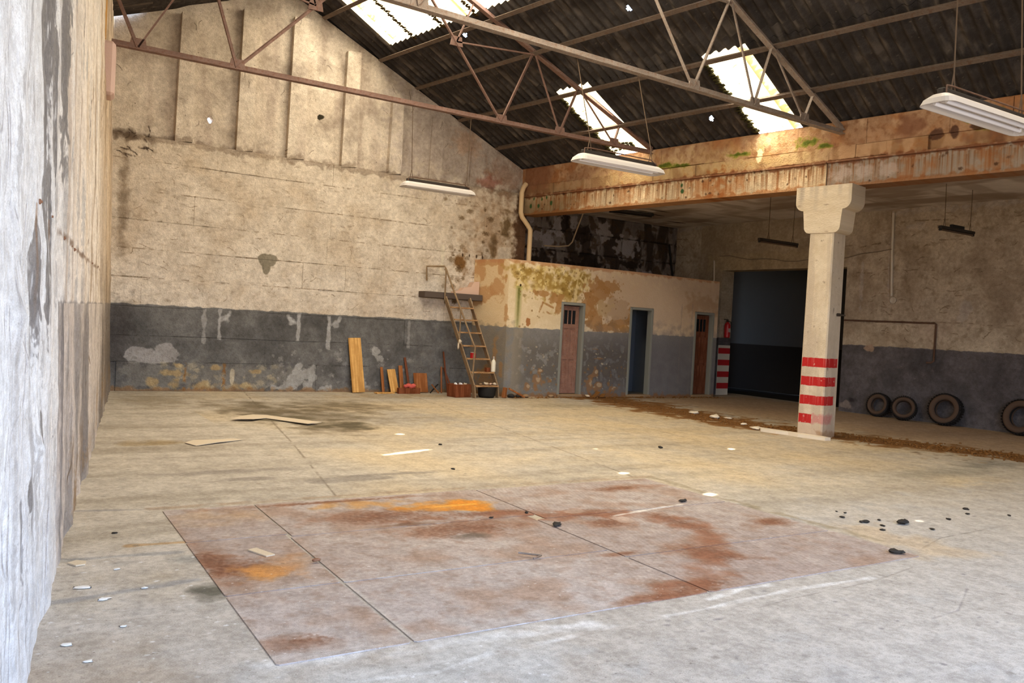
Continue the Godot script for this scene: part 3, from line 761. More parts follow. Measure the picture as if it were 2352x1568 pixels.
func paint_beam(q: Cv) -> void:      # x along the beam from the back wall; the beam's face is below 4.68, the wall above
	q.base(C(142, 106, 78), C(166, 130, 100), 0.5, 0.4, 0.3)
	q.relief(0.2, 0.7, 0.5)
	q.tint(q.noise(0.9, 4, 641, 1, 1), 0.5, 0.75, C(150, 98, 60), 0.75, -1, 4.49, 99, 6)
	q.tint(q.noise(1.6, 4, 642, 1, 1), 0.58, 0.72, C(196, 166, 134), 0.5, -1, 4.49, 99, 6)
	q.tint(q.noise(6.0, 3, 643, 1, 1), 0.55, 0.8, C(116, 78, 52), 0.5, -1, 4.49, 99, 6, -20.0)
	q.rect(-1.0, 4.49, 17.0, 4.72, C(170, 140, 106), 0.6, 0.03, 0.06)
	q.rect(7.5, 4.49, 17.0, 4.72, C(178, 134, 98), 0.6, 0.4, 0.1)
	q.rect(2.4, 4.45, 7.0, 4.78, C(196, 176, 110), 0.4, 0.8, 0.3)  # yellowish course, with light from the narrow skylights put in the colour
	q.tint(q.noise(2.5, 3, 646, 1, 4), 0.55, 0.7, C(122, 88, 58), 0.5, -1, 4.49, 99, 4.73)
	q.rect(-0.5, 4.49, 0.8, 5.4, C(120, 76, 52), 0.7, 0.15, 0.1)
	for b in [[6.05, 4.88, 0.12, 0.09], [6.9, 4.86, 0.28, 0.1], [3.15, 4.84, 0.2, 0.05], [3.9, 4.78, 0.4, 0.06], [9.7, 4.84, 0.28, 0.14], [9.55, 4.9, 0.3, 0.1], [5.6, 4.8, 0.3, 0.05], [4.3, 4.74, 0.3, 0.05], [7.2, 4.76, 0.2, 0.05]]:
		q.blob(b[0], b[1], b[2], b[3], C(112, 112, 40), 0.85, 0.5, 1.2)
		q.blob(b[0], b[1] + 0.01, b[2] * 0.6, b[3] * 0.6, C(66, 76, 24), 0.8, 0.6, 1.3)
	q.blob(6.05, 4.92, 0.14, 0.16, C(206, 186, 150), 0.6, 0.15, 0.9)
	q.blob(6.02, 4.74, 0.07, 0.12, C(226, 206, 170), 0.85, 0.3, 0.9)
	q.tint(q.noise(1.0, 4, 644, 1, 1), 0.56, 0.7, C(108, 68, 48), 0.6, 8.0, 4.49, 13, 6)
	for b in [[8.95, 4.66, 0.1, 0.1], [9.2, 4.66, 0.07, 0.1], [9.6, 4.7, 0.25, 0.05], [9.95, 4.64, 0.06, 0.14]]: q.blob(b[0], b[1] + 0.07, b[2], b[3], C(70, 46, 36), 0.8, 0.25, 0.6, -60.0)
	# the beam: whitish, run over with rust
	q.rect(-1.0, 3.0, 18.0, 4.485, C(196, 174, 142), 0.97, 0.012, 0.004, 0.0, true)
	q.rect(7.29, 3.0, 18.0, 4.48, C(132, 118, 108), 0.8, 0.02, 0.01)
	q.rect(-1.0, 3.0, 1.6, 4.48, C(120, 98, 70), 0.8, 0.6, 0.2)
	for k in 1300:
		q.drip(q.rng.randf_range(0.4, 16.5), 4.49 - q.rng.randf() * 0.12, q.rng.randf_range(0.1, 0.6), q.rng.randf_range(0.004, 0.02), C(132, 82, 46) if q.rng.randf() < 0.6 else C(96, 60, 34), q.rng.randf_range(0.2, 0.8))
	for b in [[1.8, 0.5], [4.9, 0.6], [5.5, 0.4], [8.6, 0.4], [9.7, 0.4], [3.0, 0.3], [5.2, 0.3]]:
		q.rect(b[0] - b[1] / 2, 4.08, b[0] + b[1] / 2, 4.48, C(140, 84, 44), 0.4, 0.2, 0.3)
	q.rect(-1.0, 4.44, 17.0, 4.5, C(104, 60, 38), 0.7, 0.03, 0.05)
	q.rect(-1.0, 4.0, 17.0, 4.12, C(132, 74, 34), 0.5, 0.04, 0.06)
	q.spots(120, 0.3, 4.1, 16.0, 4.46, 0.008, 0.03, C(62, 40, 26), 0.8)
	for b in [[0.35, 4.42], [0.6, 4.38], [0.5, 4.25], [0.9, 4.28], [0.25, 4.25], [0.75, 4.42], [4.4, 4.36], [4.42, 4.26]]: q.blob(b[0], b[1], 0.035, 0.05, C(44, 74, 40), 0.9, 0.4)
	q.rect(7.28, 4.0, 7.296, 4.48, C(48, 34, 26), 0.9, 0.008, 0.002)
	for x in [7.55, 7.9, 8.3]: q.blob(x, 4.28, 0.2, 0.14, C(176, 158, 148), 0.6, 0.4)

func paint_column(q: Cv) -> void:    # two faces side by side, 0.45 m each
	q.base(C(194, 175, 148), C(212, 195, 170), 0.4, 0.4, 0.3)
	q.relief(0.2, 0.5, 0.5)
	q.tint(q.noise(3.0, 4, 661, 1, 8), 0.58, 0.75, C(176, 158, 138), 0.5)
	for k in 26: q.drip(q.rng.randf_range(0, 0.9), 4.1, q.rng.randf_range(0.2, 0.6), 0.02, C(150, 136, 122), 0.5)
	q.rect(0.45, 0.9, 0.9, 4.2, C(186, 170, 152), 0.4, 0.03, 0.02)
	for b in [[0.6, 2.05, 0.03, 0.06], [0.25, 1.25, 0.008, 0.012], [0.5, 1.15, 0.05, 0.1]]: q.blob(b[0], b[1], b[2], b[3], C(122, 110, 96), 0.7, 0.6)
	for k in 4:     # red bands
		var y0 := 0.225 + k * 0.305
		q.rect(-1.0 if k < 3 else -1.0, y0, 0.86 - (3 - k) * 0.04 if k else 0.25, y0 + 0.145, C(176, 36, 34), 0.95, 0.006, 0.006)
		if k == 0: q.rect(0.25, y0, 0.75, y0 + 0.145, C(190, 110, 104), 0.6, 0.04, 0.04)
		for j in 20:
			q.drip(q.rng.randf_range(0.08, 0.86), y0 + 0.145, 0.145, 0.006, C(206, 160, 146), q.rng.randf_range(0.2, 0.8))
	q.spots(60, 0.0, 0.0, 0.9, 1.3, 0.004, 0.02, C(206, 186, 164), 0.8)
	q.rect(-0.1, -0.1, 1.0, 0.2, C(186, 162, 140), 0.6, 0.08, 0.06)
	q.rect(0.35, -0.1, 1.0, 0.1, C(140, 100, 66), 0.5, 0.06, 0.05)
	q.spots(40, 0.0, 1.2, 0.9, 4.0, 0.004, 0.02, C(140, 122, 104), 0.7)

func paint_sheet(q: Cv) -> void:
	q.base(C(58, 53, 50), C(76, 70, 67), 0.5, 0.4, 0.3)
	q.relief(0.1, 0.3, 0.4)
	q.tint(q.noise(5.0, 3, 681, 1, 6), 0.62, 0.8, C(118, 106, 94), 0.5)
	q.tint(q.noise(2.0, 4, 682, 1, 1), 0.55, 0.8, C(54, 48, 43), 0.5)
	q.spots(120, 0, 0, 2.2, 2.2, 0.006, 0.02, C(130, 116, 98), 0.5)

func paint_wood(q: Cv) -> void:
	q.base(C(196, 180, 160), C(236, 226, 208), 0.2, 0.2, 0.2)
	q.tint(q.noise(14.0, 3, 701, 1, 16), 0.45, 0.75, C(164, 140, 112), 0.7)
	q.tint(q.noise(40.0, 2, 702, 1, 30), 0.5, 0.8, C(176, 150, 120), 0.5)
	q.relief(0.0, 0.1, 0.3)

func paint_rust(q: Cv) -> void:
	q.base(C(190, 178, 170), C(236, 228, 222), 0.4, 0.4, 0.3)
	q.tint(q.mi, 0.58, 0.8, C(170, 130, 106), 0.45)
	q.relief(0.0, 0.3, 0.6)

func paint_detail(q: Cv) -> void:      # near-white grain laid over large surfaces
	q.base(C(206, 204, 202), C(255, 255, 255), 0.3, 0.35, 0.5)
	q.spots(260, 0, 0, 1.6, 1.6, 0.002, 0.007, C(150, 144, 138), 0.8)
	q.spots(160, 0, 0, 1.6, 1.6, 0.002, 0.006, C(255, 255, 255), 0.9)

func paint_skylight(q: Cv) -> void:
	q.base(C(255, 246, 216), C(255, 252, 236), 0.4, 0.4, 0.2)
	q.tint(q.mi, 0.62, 0.8, C(206, 172, 110), 0.6)
	q.spots(40, 0, 0, 0.9, 2.0, 0.006, 0.02, C(150, 110, 50), 0.8)
	q.rect(-0.1, -0.1, 0.035, 2.1, C(120, 92, 30), 0.8, 0.03, 0.04)

# ---------------------------------------------------------------- places
var E0 := Vector3(10.05, 5.14, -16.1)          # where the right roof slope meets the back wall, low down
var ED := Vector3(0.1838, 0.0, 0.983)          # along the eave, the purlins and the beam
var SL := Vector3(-0.8854, 0.4343, 0.1656)     # up the right slope
var NR := Vector3(0.4269, 0.9008, -0.0798)     # out of the right slope
const TURN := 0.1848                           # of everything that follows the beam
func RP(u: float, v: float, w := 0.0) -> Vector3: return E0 + ED * u + SL * v + NR * w
func roof_y(x: float, z: float) -> float: return 5.14 - (NR.x * (x - 10.05) + NR.z * (z + 16.1)) / NR.y
func ridge_x(z: float) -> float: return RP((z + 16.1 - 6.0 * SL.z) / ED.z, 6.0).x
func left_y(x: float, z: float) -> float: return RP(0, 6.0).y - 0.42 * 0.983 * (ridge_x(z) - x)
var BK := Transform3D(Basis(Vector3(1, 0, 0), Vector3(0, 0, -1), Vector3(0, 1, 0)), Vector3())     # plans: x, distance into the hall, height

var sun_dir := Vector3(-0.359, -1.0, 0.508)
var M := {}

func _ready() -> void:
	# ---- camera, sky, sun, exposure
	var cam := Camera3D.new()
	cam.name = "camera"
	cam.transform = Transform3D(Basis(Vector3(0.85008, 0.05441, 0.52383), Vector3(-0.03582, 0.99832, -0.04556), Vector3(-0.52543, 0.01997, 0.85060)), Vector3(0, 1.55, 0))
	cam.fov = 44.85; cam.near = 0.05; cam.far = 200.0
	add_child(cam)
	var env := Environment.new()
	var sky := ProceduralSkyMaterial.new()
	sky.sky_top_color = Color(0.66, 0.80, 1.0); sky.sky_horizon_color = Color(0.86, 0.92, 1.0)
	sky.ground_horizon_color = Color(0.62, 0.6, 0.57); sky.ground_bottom_color = Color(0.62, 0.6, 0.57)
	sky.sun_angle_max = 1.0
	env.background_mode = Environment.BG_SKY
	env.sky = Sky.new(); env.sky.sky_material = sky
	env.background_energy_multiplier = 13.0
	env.tonemap_mode = Environment.TONE_MAPPER_LINEAR; env.tonemap_exposure = 0.84
	env.sdfgi_enabled = true; env.ssao_enabled = true; env.ssil_enabled = true
	var we := WorldEnvironment.new()
	we.name = "world"; we.environment = env
	add_child(we)
	var sun := DirectionalLight3D.new()
	sun.name = "sun"; sun.light_color = Color(1.0, 0.95, 0.87); sun.light_energy = 14.0; sun.light_angular_distance = 0.53
	sun.shadow_enabled = true; sun.sky_mode = DirectionalLight3D.SKY_MODE_LIGHT_ONLY
	sun.basis = Basis.looking_at(sun_dir.normalized(), Vector3.UP)
	add_child(sun)
	skylight_lamps()
	# ---- surfaces
	cvs.resize(15)
	var group := WorkerThreadPool.add_group_task(make_cv, 15)
	WorkerThreadPool.wait_for_group_task_completion(group)
	materials()
	shell()
	roof()
	trusses()
	lean_to()
	cabin()
	fittings()
	stairs()
	back_wall_things()
	floor_things()

const SKY_COL := Color(1.0, 0.965, 0.885)
# skylights in the right slope: u0, u1, v0, v1 and the radiance of the sunlit sheets; the last is unseen, added for light
func panels() -> Array: return [[-0.22, 3.47, 4.16, 5.98, 11.0], [2.68, 3.44, 0.05, 1.86, 20.0], [5.96, 6.74, 0.05, 1.86, 20.0], [10.3, 13.6, 4.16, 5.98, 20.0]]
var LS := Vector3(-0.9063, -0.3870, 0.1695)      # down the left slope
var LN := Vector3(-0.3804, 0.9219, 0.0711)
func skylight_lamps() -> void:
	for p in panels():
		var l := AreaLight3D.new()
		l.name = "skylight_daylight"
		l.area_size = Vector2(p[1] - p[0], p[3] - p[2]); l.area_normalize_energy = false
		l.light_color = SKY_COL; l.light_energy = p[4] / PI; l.area_range = 60.0; l.area_attenuation = 2.0
		l.shadow_enabled = true
		l.transform = Transform3D(Basis(ED, NR.cross(ED), NR), RP((p[0] + p[1]) / 2, (p[2] + p[3]) / 2, 0.012))
		add_child(l, true)
	# one more in the left slope, unseen, added to light the beam and column
	var l := AreaLight3D.new()
	l.name = "skylight_daylight"
	l.area_size = Vector2(4.0, 1.8); l.area_normalize_energy = false
	l.light_color = SKY_COL; l.light_energy = 20.0 / PI; l.area_range = 60.0; l.area_attenuation = 2.0; l.shadow_enabled = true
	l.transform = Transform3D(Basis(ED, LN.cross(ED), LN), RP(-1.6, 6.0, 0.09) + ED * 8.0 + LS * 2.0 - LN * 0.04)
	add_child(l, true)

func materials() -> void:
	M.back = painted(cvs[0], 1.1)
	M.left = painted(cvs[1], 1.2)
	M.floor = painted(cvs[2], 0.4, 0.8, 0.3)
	M.plates = painted(cvs[3], 0.25, 0.72, 0.35)
	M.box = painted(cvs[4], 0.9)
	M.right = painted(cvs[5], 1.0)
	M.annex = painted(cvs[6], 2.5)
	M.ceiling = painted(cvs[7], 1.2)
	M.beam = painted(cvs[8], 1.5, 0.85)
	M.column = painted(cvs[9], 0.8)
	M.sheet = painted(cvs[10], 0.5)
	var grain: ImageTexture = cvs[13].tex()
	for key in ["left", "floor", "plates", "back", "right"]:
		var m: StandardMaterial3D = M[key]
		m.detail_enabled = true; m.detail_blend_mode = BaseMaterial3D.BLEND_MODE_MUL; m.detail_albedo = grain
		m.detail_uv_layer = BaseMaterial3D.DETAIL_UV_2; m.uv2_triplanar = true; m.uv2_world_triplanar = true
		m.uv2_scale = Vector3.ONE / (1.1 if key == "floor" or key == "left" else 0.9 if key == "plates" else 2.0)
	var wood: ImageTexture = cvs[11].tex()
	for w in [["pine", C(250, 206, 136)], ["brown", C(176, 122, 92)], ["redbrown", C(136, 88, 70)], ["board", C(184, 126, 82)], ["grey_wood", C(150, 144, 136)], ["crate", C(150, 92, 64)], ["tread", C(206, 172, 136)]]:
		M[w[0]] = mat(w[1], 0.8, 0.25)
		M[w[0]].albedo_texture = wood
	var rust: ImageTexture = cvs[12].tex()
	for w in [["steel", C(172, 163, 154)], ["steel_pink", C(150, 124, 114)], ["purlin", C(122, 110, 100)], ["stair", C(166, 146, 116)], ["pipe", C(116, 90, 74)], ["rusty", C(164, 124, 98)], ["door", C(176, 138, 122)], ["dark_metal", C(64, 58, 52)]]:
		M[w[0]] = mat(w[1], 0.75, 0.35)
		M[w[0]].albedo_texture = rust
	M.sky = mat(C(255, 246, 220), 0.5)
	M.sky.emission_enabled = true; M.sky.emission = SKY_COL; M.sky.emission_energy_multiplier = 3.2
	M.sky.emission_operator = BaseMaterial3D.EMISSION_OP_MULTIPLY; M.sky.emission_texture = cvs[14].tex()
	M.dirt = mat(C(64, 48, 20), 0.95)
	M.debris = mat(C(58, 54, 30), 0.95)
	M.white_enamel = mat(C(190, 180, 172), 0.5, 0.4)
	M.tube = mat(C(232, 228, 232), 0.3, 0.5)
	M.black = mat(C(40, 37, 34), 0.7)
	M.rubber = mat(C(44, 40, 38), 0.85)
	M.dusty_rubber = mat(C(92, 73, 60), 0.95)
	M.red = mat(C(178, 24, 26), 0.4, 0.5)
	M.red_paint = mat(C(170, 34, 36), 0.85)
	M.white_paint = mat(C(206, 192, 172), 0.9)
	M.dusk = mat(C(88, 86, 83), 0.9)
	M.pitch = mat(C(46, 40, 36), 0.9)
	M.plaster = mat(C(226, 210, 186), 0.95)
	M.pink_plaster = mat(C(206, 176, 164), 0.95)
	M.stone = mat(C(150, 122, 92), 0.95)
	M.coal = mat(C(58, 52, 46), 0.95)
	M.concrete = mat(C(88, 76, 68), 0.95)  # landing slab, its underside shadow put into the base colour
	M.soft_pink = mat(C(206, 172, 150), 0.95)
	M.flake = mat(C(222, 220, 218), 0.9)
	M.card = mat(C(208, 190, 164), 0.9)
	M.pvc = mat(C(206, 176, 136), 0.55, 0.4)
	M.glass = mat(Color(0.10, 0.13, 0.16, 0.55), 0.1, 0.5)
	M.glass.transparency = BaseMaterial3D.TRANSPARENCY_ALPHA
	M.frame_grey = mat(C(134, 132, 122), 0.7)
	M.blue_wall = mat(C(120, 124, 130), 0.9)
	M.bottle = mat(C(226, 216, 192), 0.4, 0.4)
	M.wire = mat(C(96, 78, 62), 0.8)
	M.cord = mat(C(128, 112, 98), 0.9)
	M.soil = mat(C(124, 84, 44), 1.0)
	var grit: ImageTexture = cvs[12].rel()
	for key in ["plaster", "pink_plaster", "stone", "white_paint", "card"]:
		M[key].heightmap_enabled = true; M[key].heightmap_texture = grit; M[key].heightmap_scale = 0.6
		M[key].uv1_triplanar = true; M[key].uv1_scale = Vector3.ONE * 2.0

func uv_back(p: Vector2) -> Vector2: return Vector2((p.x - 1.2) / 9.2, 1.0 - p.y / 8.0)
func block(x0: float, y0: float, x1: float, y1: float, zf: float, uvf: Callable, r: RandomNumberGenerator, deep := 0.03, bev := 0.005) -> MB:    # a dressed stone: worn face, rounded arris
	var m := MB.new()
	var tilt := [r.randf_range(-0.004, 0.005), r.randf_range(-0.004, 0.005), r.randf_range(-0.004, 0.005), r.randf_range(-0.004, 0.005)]
	var a := [Vector2(x0, y0), Vector2(x1, y0), Vector2(x1, y1), Vector2(x0, y1)]
	var c: Vector2 = (a[0] + a[2]) / 2
	var ex := [0.0, 0.0, 0.0, 0.0]      # many joints are painted full
	for i in 4: ex[i] = bev * r.randf_range(0.6, 1.3) if bev > 0.015 or r.randf() < (0.12 if i < 2 else 0.3) else 0.0
	var F: Array = []
	var B: Array = []
	var uf: Array = []
	var ub: Array = []
	for i in 4:
		var s := Vector2(signf(c.x - a[i].x) * ex[1 if a[i].x > c.x else 0], signf(c.y - a[i].y) * ex[3 if a[i].y > c.y else 2])
		F.append(Vector3(a[i].x + s.x, a[i].y + s.y, zf + tilt[i]))
		uf.append(uvf.call(a[i] + s)); ub.append(uvf.call(a[i]))
		B.append(Vector3(a[i].x, a[i].y, zf - deep))
	m.poly(F, uf)
	for i in 4:
		var j := (i + 1) % 4
		m.poly([B[i], B[j], F[j], F[i]], [ub[i], ub[j], uf[j], uf[i]])
	return m

func shell() -> void:
	# ground slab, in plan
	var m := MB.new()
	m.xf = BK
	m.plate([Vector2(-1.0, -1.4), Vector2(17.2, -1.4), Vector2(17.2, 17.8), Vector2(1.0, 17.8)], -0.25, 0.0, func(p): return Vector2((p.x + 1.0) / 18.0, 1.0 - (p.y + 1.5) / 18.0))
	struct("floor", m, M.floor, "worn concrete floor of the hall with stains and brown soil", "floor")
	# back wall: rough lower stones, a ledge, thinner panels with pilaster strips above
	m = MB.new()
	m.plate([Vector2(1.0, 0), Vector2(10.15, 0), Vector2(10.15, 4.55), Vector2(1.0, 4.55)], -16.6, -16.122, uv_back)
	var xr := ridge_x(-16.25)
	var hc := Vector2(3.17, 5.06)
	var L := [Vector2(1.0, 4.5), Vector2(hc.x, 4.5)]
	for k in 9: L.append(hc + Vector2(-sin(PI * k / 8.0), -cos(PI * k / 8.0)) * Vector2(0.05, 0.07) * (1.0 + 0.12 * sin(k * 2.1)))
	L.append_array([Vector2(hc.x, left_y(hc.x, -16.25) + 0.09), Vector2(1.0, left_y(1.0, -16.25) + 0.1)])
	var R := [Vector2(hc.x, 4.5), Vector2(10.15, 4.5), Vector2(10.15, roof_y(10.15, -16.25)), Vector2(xr, RP(0, 6).y + 0.03), Vector2(hc.x, left_y(hc.x, -16.25) + 0.09)]
	for k in 9: R.append(hc + Vector2(sin(PI * k / 8.0), cos(PI * k / 8.0)) * Vector2(0.05, 0.07) * (1.0 + 0.12 * cos(k * 1.7)))
	m.plate(L, -16.42, -16.23, uv_back)
	m.plate(R, -16.42, -16.23, uv_back)
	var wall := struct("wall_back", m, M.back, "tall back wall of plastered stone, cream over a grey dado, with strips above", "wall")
	var r := RandomNumberGenerator.new()
	r.seed = 5
	for b in wall_blocks():
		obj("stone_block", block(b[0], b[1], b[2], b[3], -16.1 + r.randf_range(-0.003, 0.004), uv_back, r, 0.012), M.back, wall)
	for s in [[2.56, 2.85, 6.88], [3.64, 3.94, 7.2], [4.6, 4.94, 7.28], [5.7, 6.02, 6.86], [6.72, 7.0, 6.06], [7.69, 7.99, 5.92], [8.68, 8.97, 5.42]]:
		m = MB.new()
		m.plate([Vector2(s[0] - 0.01, 4.53), Vector2(s[1], 4.57), Vector2(s[1] - 0.02, s[2] + 0.02), Vector2(s[0] + 0.02, s[2])], -16.25, -16.09 if s[0] < 7.5 else -16.19, uv_back)
		obj("pilaster_strip", m, M.back, wall)
	# left wall: leans out a little, bulging, close to the camera
	var nz := FastNoiseLite.new()
	nz.seed = 9; nz.frequency = 0.9; nz.fractal_octaves = 3
	var dir := Vector3(-0.1239, 0, 0.9923)
	var out := Vector3(0.9923, 0, 0.1239)
	var f := func(u: float, v: float) -> Vector3:
		var a := lerpf(-0.35, 17.6, 1.0 - pow(1.0 - u, 1.3))
		var y := v * 6.9
		var d := nz.get_noise_2d(a * 1.6, y * 0.35) * 0.03 + nz.get_noise_2d(a * 7.0, y * 3.0) * 0.012 - 0.03 * y + 0.02
		d += 0.035 * exp(-(pow(a - 12.72, 2) * 60.0 + pow(y - 1.46, 2) * 160.0)) + 0.03 * exp(-(pow(a - 12.05, 2) * 50.0 + pow(y - 0.87, 2) * 200.0))
		return Vector3(1.65, 0, -16.15) + dir * a + out * d + Vector3(0, y, 0)
	var uvf := func(u: float, v: float) -> Vector2:
		var a := lerpf(-0.35, 17.6, 1.0 - pow(1.0 - u, 1.3))
		return Vector2((16.15 - a * 0.9923 - 2.0) / 14.4, 1.0 - v * 6.9 / 6.8)
	m = MB.new()
	m.grid(220, 70, func(u, v): return f.call(1.0 - u, v), func(u, v): return uvf.call(1.0 - u, v))
	m.xf = Transform3D(Basis(Vector3.UP, -0.1245), Vector3(1.65, 0, -16.15))
	m.box(Vector3(-0.62, 3.45, 8.6), Vector3(0.5, 6.9, 18.2))
	struct("wall_left", m, M.left, "near left wall of flaking whitewash in tall streaks", "wall")
	# front wall behind the camera, with the wide gateway that lets in the daylight
	m = MB.new()
	m.plate([Vector2(-1.0, 0), Vector2(-0.3, 0), Vector2(-0.3, 4.3), Vector2(7.2, 4.3), Vector2(7.2, 0), Vector2(17.4, 0), Vector2(17.4, 9.2), Vector2(-1.0, 9.2)], 1.25, 1.55)
	struct("wall_front", m, M.plaster)

func sheet_mesh(u0: float, u1: float, v0: float, v1: float, w: float, holes: Array, phase := 0.0) -> MB:
	var m := MB.new()
	var nu := maxi(8, int(round((u1 - u0) / 0.0196)))
	var near: Array = holes.filter(func(q): return q[0] > u0 - 0.1 and q[0] < u1 + 0.1 and q[1] > v0 - q[3] and q[1] < v1 + q[3])
	var nv := 3 if near.is_empty() else int((v1 - v0) / 0.03)
	for layer in 2:
		var b := m.v.size()
		for j in nv + 1:
			var v := lerpf(v0, v1, float(j) / nv)
			for i in nu + 1:
				var u := lerpf(u0, u1, float(i) / nu)
				var a := u * TAU / 0.172 + phase
				var nr := (NR + ED * sin(a) * 1.13).normalized() * (1.0 if layer else -1.0)
				m.pt(RP(u, v, w + 0.031 * cos(a) + 0.006 * layer), nr, Vector2(u / 2.2, -v / 2.2))
		for j in nv:
			for i in nu:
				var u := lerpf(u0, u1, (i + 0.5) / nu)
				var v := lerpf(v0, v1, (j + 0.5) / nv)
				if near.any(func(q): return pow((u - q[0]) / q[2], 2) + pow((v - q[1]) / q[3], 2) < 1.0): continue
				var a := b + j * (nu + 1) + i
				var e := a + nu + 1
				if layer == 0: m.ix.append_array([a, e, a + 1, a + 1, e, e + 1])
				else: m.ix.append_array([a, a + 1, e, a + 1, e + 1, e])
	var off := (nv + 1) * (nu + 1)
	for j in [0, nv]:
		for i in nu:
			var a: int = j * (nu + 1) + i
			m.ix.append_array([a, a + 1, a + off, a + 1, a + off + 1, a + off])
	return m

func roof() -> void:
	var root := Node3D.new()
	root.name = "roof"; add_child(root, true)
	root.set_meta("kind", "structure")
	tag(root, "dark corrugated sheet roof over the hall, seen from below", "roof")
	# [u, v, half width, half length]: rust holes where the sun comes through
	var holes := [[5.32, 3.22, 0.035, 0.06], [4.13, 2.25, 0.014, 0.02], [5.28, 0.5, 0.03, 0.05], [5.6, 4.28, 0.03, 0.05], [6.49, 3.31, 0.035, 0.06], [1.83, 3.78, 0.03, 0.04], [8.3, 2.6, 0.02, 0.03]]
	var rows := [[-0.26, 1.98, 0.055], [1.9, 4.12, 0.067], [4.04, 6.03, 0.079]]
	for k in 3:
		var u := -1.45
		while u < 17.8:
			var u1 := u + 0.84 if u < 11.6 else 17.9
			var lit := false
			for p in panels():
				if u + 0.4 > p[0] and u + 0.4 < p[1] and (p[2] > 4) == (k == 2) and k != 1: lit = true
			if k == 2 and u < -0.5: u1 = -0.2
			elif k == 2 and u < 3.3: u1 = 3.47
			if k == 2 and u > 9.0: u1 = 10.3 if u < 10.0 else (17.9 if u > 13.0 else 13.6)
			if k == 2 and u >= 10.3 and u < 13.5: lit = true
			if not lit: obj("corrugated_sheet", sheet_mesh(u, u1, rows[k][0], rows[k][1], rows[k][2] + (0.003 if int(u * 7) % 2 else 0.0), holes), M.sheet, root)
			u = u1 - 0.02 if u1 < 17.8 else 99.0
	var m := MB.new()
	# the other slope, of which only a corner by the back wall shows
	var R0 := RP(-1.6, 6.0, 0.09)
	var cuts := [-0.1, 1.1, 2.9, 9.0]
	for layer in 2:
		var b := m.v.size()
		for i in 481:
			var u := i * 0.041
			var a := u * TAU / 0.164
			for j in 4:
				m.pt(R0 + ED * u + LS * cuts[j] + LN * (0.025 * cos(a) + 0.006 * layer), LN * (1.0 if layer else -1.0), Vector2(u / 2.2, j * 2.0))
		for i in 480:
			for j in 3:
				if j == 1 and i > 146 and i < 244: continue
				var a := b + i * 4 + j
				if layer == 1: m.ix.append_array([a, a + 4, a + 1, a + 1, a + 4, a + 5])
				else: m.ix.append_array([a, a + 1, a + 4, a + 1, a + 5, a + 4])
	obj("corrugated_slope", m, M.sheet, root)
	m = MB.new()
	m.bar(RP(-1.6, 6.02, 0.14), RP(18.0, 6.02, 0.14), [Vector2(-0.25, -0.1), Vector2(0, -0.02), Vector2(0.25, -0.1), Vector2(0.25, -0.07), Vector2(0, 0.03), Vector2(-0.25, -0.07)])
	obj("ridge_cap", m, M.sheet, root)
	# skylights; the fourth is out of view, added for its light
	var k := 0
	var names := ["large skylight of four bright translucent sheets near the ridge", "narrow broken skylight sheet above the hanging lamp by the beam", "narrow skylight sheet above the striped column", "unseen skylight sheets added overhead for their light"]
	for p in panels():
		var win := Node3D.new()
		win.name = "window_%d" % (k + 1); add_child(win)
		win.set_meta("kind", "structure"); tag(win, names[k], "skylight")
		var n := 4 if p[1] - p[0] > 2.0 else 1
		var wd: float = (p[1] - p[0]) / n
		for i in n:
			var u0: float = p[0] + wd * i
			var sl: Array = [[2.97, 4.5, 0.045, 0.36]]
			obj("skylight_sheet", sheet_mesh(u0 - 0.035, u0 + wd + 0.035, p[2] - 0.12, p[3] + 0.1, 0.084 if p[2] > 4 else 0.06, sl if k == 0 else []), M.sky, win)
			if i > 0:      # leaves and moss lodged along the lap
				m = MB.new()
				var pts := []
				for q in 44: m.lump(RP(u0 + 0.02 * sin(q * 1.9 + i), lerpf(p[2] - 0.05, p[3], q / 43.0), 0.0), Vector3(0.03 + 0.018 * sin(q * 2.7), 0.012, 0.045), q + i * 50, 0.9)
				obj("lodged_dirt", m, M.dirt, win)
		# ragged dirt along the edges, lying on top of the sheets below
		if k in [1, 2]:
			m = MB.new()
			for q in 26:
				var t := q / 25.0
				m.lump(RP(p[0] - 0.02 + 0.03 * sin(q * 2.3), lerpf(p[2], p[3], t), 0.0), Vector3(0.05, 0.02, 0.06), q, 0.8)
			if k == 1:
				for q in 18: m.lump(RP(2.8 + 0.1 * (q % 6) + 0.02 * sin(q), 0.12 + 0.32 * (q / 18.0) * (1.0 - 0.1 * (q % 6)), 0.0), Vector3(0.03, 0.02, 0.05), q + 50, 0.8)
			obj("lodged_moss", m, M.debris, win)
		k += 1
	m = MB.new()
	m.xf = Transform3D(Basis(ED, LN.cross(ED), LN), R0 + ED * 8.0 + LS * 2.0)
	m.box(Vector3(), Vector3(4.1, 1.9, 0.012))  # unseen glowing sheet, added to brighten the beam and right wall
	var win := put_mesh("window_5", m.mesh(), M.sky)
	win.set_meta("kind", "structure"); tag(win, "unseen skylight added in the other roof slope for its light", "skylight")
	# purlins, angle sections under the sheets
	var P := [Vector2(-0.045, -0.1), Vector2(0.035, -0.1), Vector2(0.035, -0.086), Vector2(-0.033, -0.086), Vector2(-0.033, 0.01), Vector2(-0.045, 0.01)]
	var where := ["lowest steel purlin, just above the beam wall", "second steel purlin up from the beam wall", "third steel purlin up from the beam wall", "fourth steel purlin up, along the foot of the large skylight", "topmost steel purlin in view, crossing the large skylight"]
	k = 0
	for v in [0.88, 1.93, 3.06, 3.98, 5.3]:
		m = MB.new()
		m.k = 0.8
		m.bar(RP(0.04 - v * 0.1685, v), RP(17.5 - v * 0.1685, v), P, NR)
		tag(obj("purlin", m, M.purlin), where[k], "purlin", "steel purlins under the roof sheets")
		k += 1

